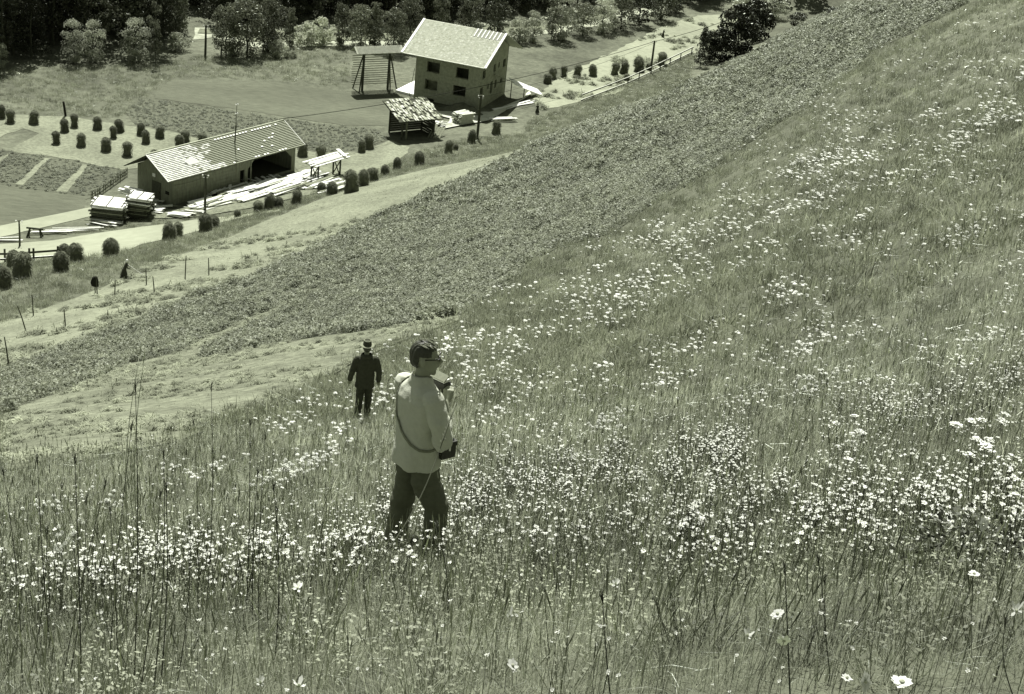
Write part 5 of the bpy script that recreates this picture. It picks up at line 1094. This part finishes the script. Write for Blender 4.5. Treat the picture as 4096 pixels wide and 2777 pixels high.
# diagonal strap across the back
def strap(pts, wd, name='strap'):
    q = MB(); 
    for i in range(len(pts)-1): q.beam(pts[i], pts[i+1], .003, wd, upv=(0, 0, 1)) if False else None
    from mathutils.bvhtree import BVHTree
    bv = BVHTree.FromPolygons([v.co for v in jko.data.vertices], [tuple(p.vertices) for p in jko.data.polygons]); Q = [Vector(p) for p in pts]; P_ = []
    for i in range(len(Q)-1):
        for k in range(4):
            p = Q[i].lerp(Q[i+1], k/4); h_, n_h, _, d_h = bv.find_nearest(p); P_.append(h_+n_h*.006 if h_ is not None else p)
    v = []
    for i, p in enumerate(P_):
        d = (P_[min(i+1, len(P_)-1)]-P_[max(i-1, 0)]).normalized(); out = Vector((p.x*.6, p.y, 0)).normalized(); s_ = d.cross(out).normalized()*wd/2; v += [p-s_, p+s_, p+s_+out*.004, p-s_+out*.004]
    q.add(v, [(4*i+a, 4*i+(a+1) % 4, 4*i+4+(a+1) % 4, 4*i+4+a) for i in range(len(P_)-1) for a in range(4)]); return part(name, q, m_strap, man)
strap([(-.12, .07, 1.475), (-.125, 0, 1.49), (-.13, -.08, 1.43), (-.125, -.14, 1.34), (-.09, -.15, 1.22), (.0, -.15, 1.12), (.1, -.14, 1.05), (.16, -.1, 1.02), (.19, -.03, 1.01), (.19, .05, 1.02)], .019)
cs = empty('camera_bag', FB+LEAN@Vector((.19, .12, .985)), 'dark leather camera bag hanging at the right hip of the man in the pale jacket', 'bag', rz=R(AZ))
q = MB(); q.box((0, 0, 0), (.055, .12, .125)); part('case', q, m_leath, cs); q = MB(); q.box((.003, 0, .052), (.064, .13, .036)); part('lid', q, m_leath, cs); q = MB(); q.box((.034, 0, .02), (.006, .015, .035)); part('buckle', q, m_metal, cs)
cb_ = empty('camera', FB+LEAN@Vector((-.07, .215, 1.35)), 'dark open camera case held up before the chest by the man in the pale jacket', 'camera', rz=R(AZ+12))
q = MB(); q.box((0, 0, 0), (.16, .075, .13)); part('case', q, m_leath, cb_)
q = MB(); q.box((0, -.002, .078), (.15, .06, .02)); part('top_plate', q, m_metal, cb_); q = MB(); q.tube([(0, .035, 0), (0, .085, 0)], [.034, .032], 14); part('lens', q, m_metal, cb_)
q = MB(); q.box((.02, -.03, .11), (.15, .01, .06), Matrix.Rotation(R(-55), 3, 'X')); part('flap', q, m_strap, cb_)
for X in (-.05, .05): q = MB(); q.tube([(X, 0, .086), (X, 0, .1)], .012, 10); part('dial', q, m_metal, cb_)

# --- walker in dark coat and hat
def figure(base, H_, rz, label, kinds, scale=1.):
    o = empty('person', base, label, 'person', rz=rz); b = MB()
    return o
FW = at(1449, 1684); wk = empty('person', FW, 'man in dark coat and small brimmed hat walking away down the slope', 'person', rz=R(8)); wk.scale = (.95,)*3
b = MB()
for s_, kn, an in ((-1, Vector((-.09, -.02, .5)), Vector((-.12, -.16, .12))), (1, Vector((.09, .08, .5)), Vector((.09, .12, .07)))):
    capsule(b, [(s_*.08, 0, .9), kn, an], [.08, .055, .04]); capsule(b, [an, an+Vector((0, .14, -.03))], [.035, .03])
ring_loft(b, [(0, 0, .88, .15, .1, 0), (0, 0, 1.1, .14, .1, 0), (0, 0, 1.35, .17, .11, 0), (0, 0, 1.45, .09, .08, 0)]); capsule(b, [(0, 0, 1.44), (0, .01, 1.55)], [.055, .052])
b.ball((0, .01, 1.64), (.076, .092, .105), 16); capsule(b, [(0, .095, 1.66), (0, .112, 1.63)], [.008, .012]); capsule(b, [(-.02, .08, 1.58), (.02, .08, 1.58)], [.014, .014])
for s_ in (-1, 1): b.ball((s_*.078, 0, 1.635), (.01, .02, .03), 10)
aL = [Vector((-.18, 0, 1.39)), Vector((-.27, -.02, 1.12)), Vector((-.31, .03, .9))]; aR = [Vector((.18, 0, 1.39)), Vector((.27, -.04, 1.14)), Vector((.27, -.02, .93))]
capsule(b, aL, [.05, .042, .03]); capsule(b, aR, [.05, .042, .03]); hand(b, aL[2], aL[2]+Vector((-.005, .01, -.05)), (0, .1, -1), (1, 0, 0), .5); hand(b, aR[2], aR[2]+Vector((.005, .01, -.05)), (0, .1, -1), (-1, 0, 0), .5)
fuse('body', b, m_skin, wk, .007, 3)
q = MB(); ring_loft(q, [(0, 0, .8, .15, .115, 0), (0, 0, .95, .15, .11, 0)])
for s_, kn, an in ((-1, Vector((-.09, -.02, .5)), Vector((-.12, -.16, .14))), (1, Vector((.09, .08, .5)), Vector((.09, .12, .09)))): capsule(q, [(s_*.075, 0, .86), kn, an], [.095, .078, .068], 14)
fuse('trousers', q, m_coat, wk, .01, 4, wr_t)
q = MB(); ring_loft(q, [(0, -.005, .79, .195, .15, 0), (0, 0, .95, .19, .14, 0), (0, 0, 1.15, .185, .13, 0), (0, 0, 1.33, .2, .13, 0), (0, 0, 1.41, .16, .11, 0), (0, 0, 1.47, .1, .09, 0), (0, .005, 1.5, .075, .075, 0)])
capsule(q, [aL[0], aL[1], aL[1].lerp(aL[2], .88)], [.078, .068, .058]); capsule(q, [aR[0], aR[1], aR[1].lerp(aR[2], .88)], [.078, .068, .058])
fuse('coat', q, m_coat, wk, .009, 4, wr_j)
q = MB(); n = 20; v = []
for z, r in ((1.44, .1), (1.47, .125), (1.50, .12), (1.52, .085)):
    for k in range(n): a = 2*math.pi*k/n; v.append((math.cos(a)*r, -.02+math.sin(a)*r*.95, z+.012*math.sin(3*a)))
q.add(v, [(i*n+k, i*n+(k+1) % n, (i+1)*n+(k+1) % n, (i+1)*n+k) for i in range(3) for k in range(n)]); part('hood', q, m_felt, wk, True)
q = MB(); q.ball((0, -.012, 1.645), (.083, .095, .09), 14); part('hair', q, m_hair, wk, True)
q = MB(); q.ball((0, .0, 1.705), (.15, .165, .014), 20); ht = part('hat', q, m_hat, wk, True)
q = MB(); ring_loft(q, [(0, 0, 1.705, .09, .1, 0), (0, 0, 1.76, .084, .096, 0), (0, 0, 1.80, .07, .085, 0)], 18); part('hat_crown', q, m_felt, ht, True)
q = MB(); q.tube([Vector((math.cos(2*math.pi*k/18)*.066, math.sin(2*math.pi*k/18)*.08, 1.805)) for k in range(19)], .011, 6, cap=False); part('hat_rim', q, m_hat, ht, True)
for an in (Vector((-.12, -.16, .1)), Vector((.09, .12, .06))): q = MB(); q.ball(an+Vector((0, .05, -.02)), (.05, .14, .05), 12); part('shoe', q, m_shoe, wk, True)

# --- woman raking, and two far figures
def skirted(px, hpx, label, head_m, rake, lean=.25, az=0., skirt=.34):
    c = at(*px); H_ = hpx/(pxm(c)*.93); s = H_/1.6; o = empty('person', c, label, 'person', rz=az); o.scale = (s, s, s)
    b = MB(); hz = Vector((0, lean*.9, 1.42))
    for s_ in (-1, 1): capsule(b, [(s_*.08, 0, .8), (s_*.1, .02, .42), (s_*.1, 0, .08)], [.075, .05, .038]); capsule(b, [(s_*.1, 0, .05), (s_*.1, .13, .04)], [.035, .03])
    ring_loft(b, [(0, 0, .8, .15, .12, 0), (0, lean*.3, 1.0, .13, .1, 0), (0, lean*.7, 1.22, .16, .1, 0), (0, lean*.8, 1.3, .07, .06, 0)]); capsule(b, [(0, lean*.8, 1.28), hz], [.05, .05]); b.ball(hz+Vector((0, .02, .06)), (.075, .088, .1), 14); capsule(b, [hz+Vector((0, .1, .06)), hz+Vector((0, .112, .045))], [.008, .01])
    eL, wL, eR_, wR_ = Vector((-.26, lean*.9, 1.05)), Vector((-.12, lean+.25, .98)), Vector((.25, lean*.9, 1.02)), Vector((.2, lean+.28, .88))
    capsule(b, [(-.15, lean*.7, 1.24), eL, wL], [.045, .036, .027]); capsule(b, [(.15, lean*.7, 1.24), eR_, wR_], [.045, .036, .027]); hand(b, wL, wL+Vector((0, .04, -.01)), (.2, .9, -.1), (0, 0, 1), 1.6); hand(b, wR_, wR_+Vector((0, .04, -.01)), (-.1, .9, -.2), (0, 0, 1), 1.6)
    fuse('body', b, m_skin, o, .009, 3)
    q = MB(); ring_loft(q, [(0, -.02, .16, skirt, skirt*.85, 0), (0, -.01, .5, skirt*.75, skirt*.65, 0), (0, 0, .85, .17, .14, 0), (0, lean*.25, .98, .14, .115, 0), (0, lean*.65, 1.2, .17, .12, 0), (0, lean*.8, 1.32, .08, .07, 0)])
    capsule(q, [(-.14, lean*.7, 1.25), eL, eL.lerp(wL, .6)], [.06, .05, .04]); capsule(q, [(.14, lean*.7, 1.25), eR_, eR_.lerp(wR_, .6)], [.06, .05, .04]); fuse('dress', q, m_coat, o, .012, 3, wr_t)
    q = MB(); q.ball(hz+Vector((0, .0, .075)), (.095, .105, .115), 14); q.ball(hz+Vector((0, -.07, .0)), (.07, .05, .08), 10); fuse('headscarf', q, head_m, o, .01, 2)
    q = MB(); q.ball(hz+Vector((0, .055, .055)), (.055, .05, .07), 10); part('face', q, m_skin, o, True)
    if rake:
        rk = empty('hay_rake', c+Matrix.Rotation(az, 3, 'Z')@(Vector((-.12, lean+.28, 1.0))*s), 'thin pale hay rake held by the woman in the white headscarf', 'rake', rz=az); rk.scale = (s, s, s)
        h_ = MB(); h_.tube([(-.05, -.3, .18), (.55, 1.0, -.62)], .014, 6); part('handle', h_, m_wood, rk); h_ = MB(); h_.beam((.3, 1.1, -.64), (.8, .9, -.64), .04); part('head', h_, m_wood, rk)
        for k in range(7): h_ = MB(); p = Vector((.32+.46*k/6, 1.09-.18*k/6, -.66)); h_.tube([p, p+Vector((0, 0, -.08))], .007, 4); part('tooth', h_, m_wood, rk)
    return o
skirted((497, 1120), 82, 'woman in white headscarf and dark long dress bending over her rake', m_white, True, .22, R(-70))
skirted((2651, 150), 32, 'tiny far figure with white head cloth and dark dress in the pale field', m_white, False, .1, R(-60))
skirted((2148, 455), 38, 'small dark hooded figure standing alone on the bank right of the pole', m_coat, False, .1, R(20), .36)

bpy.data.scenes.remove(TS)
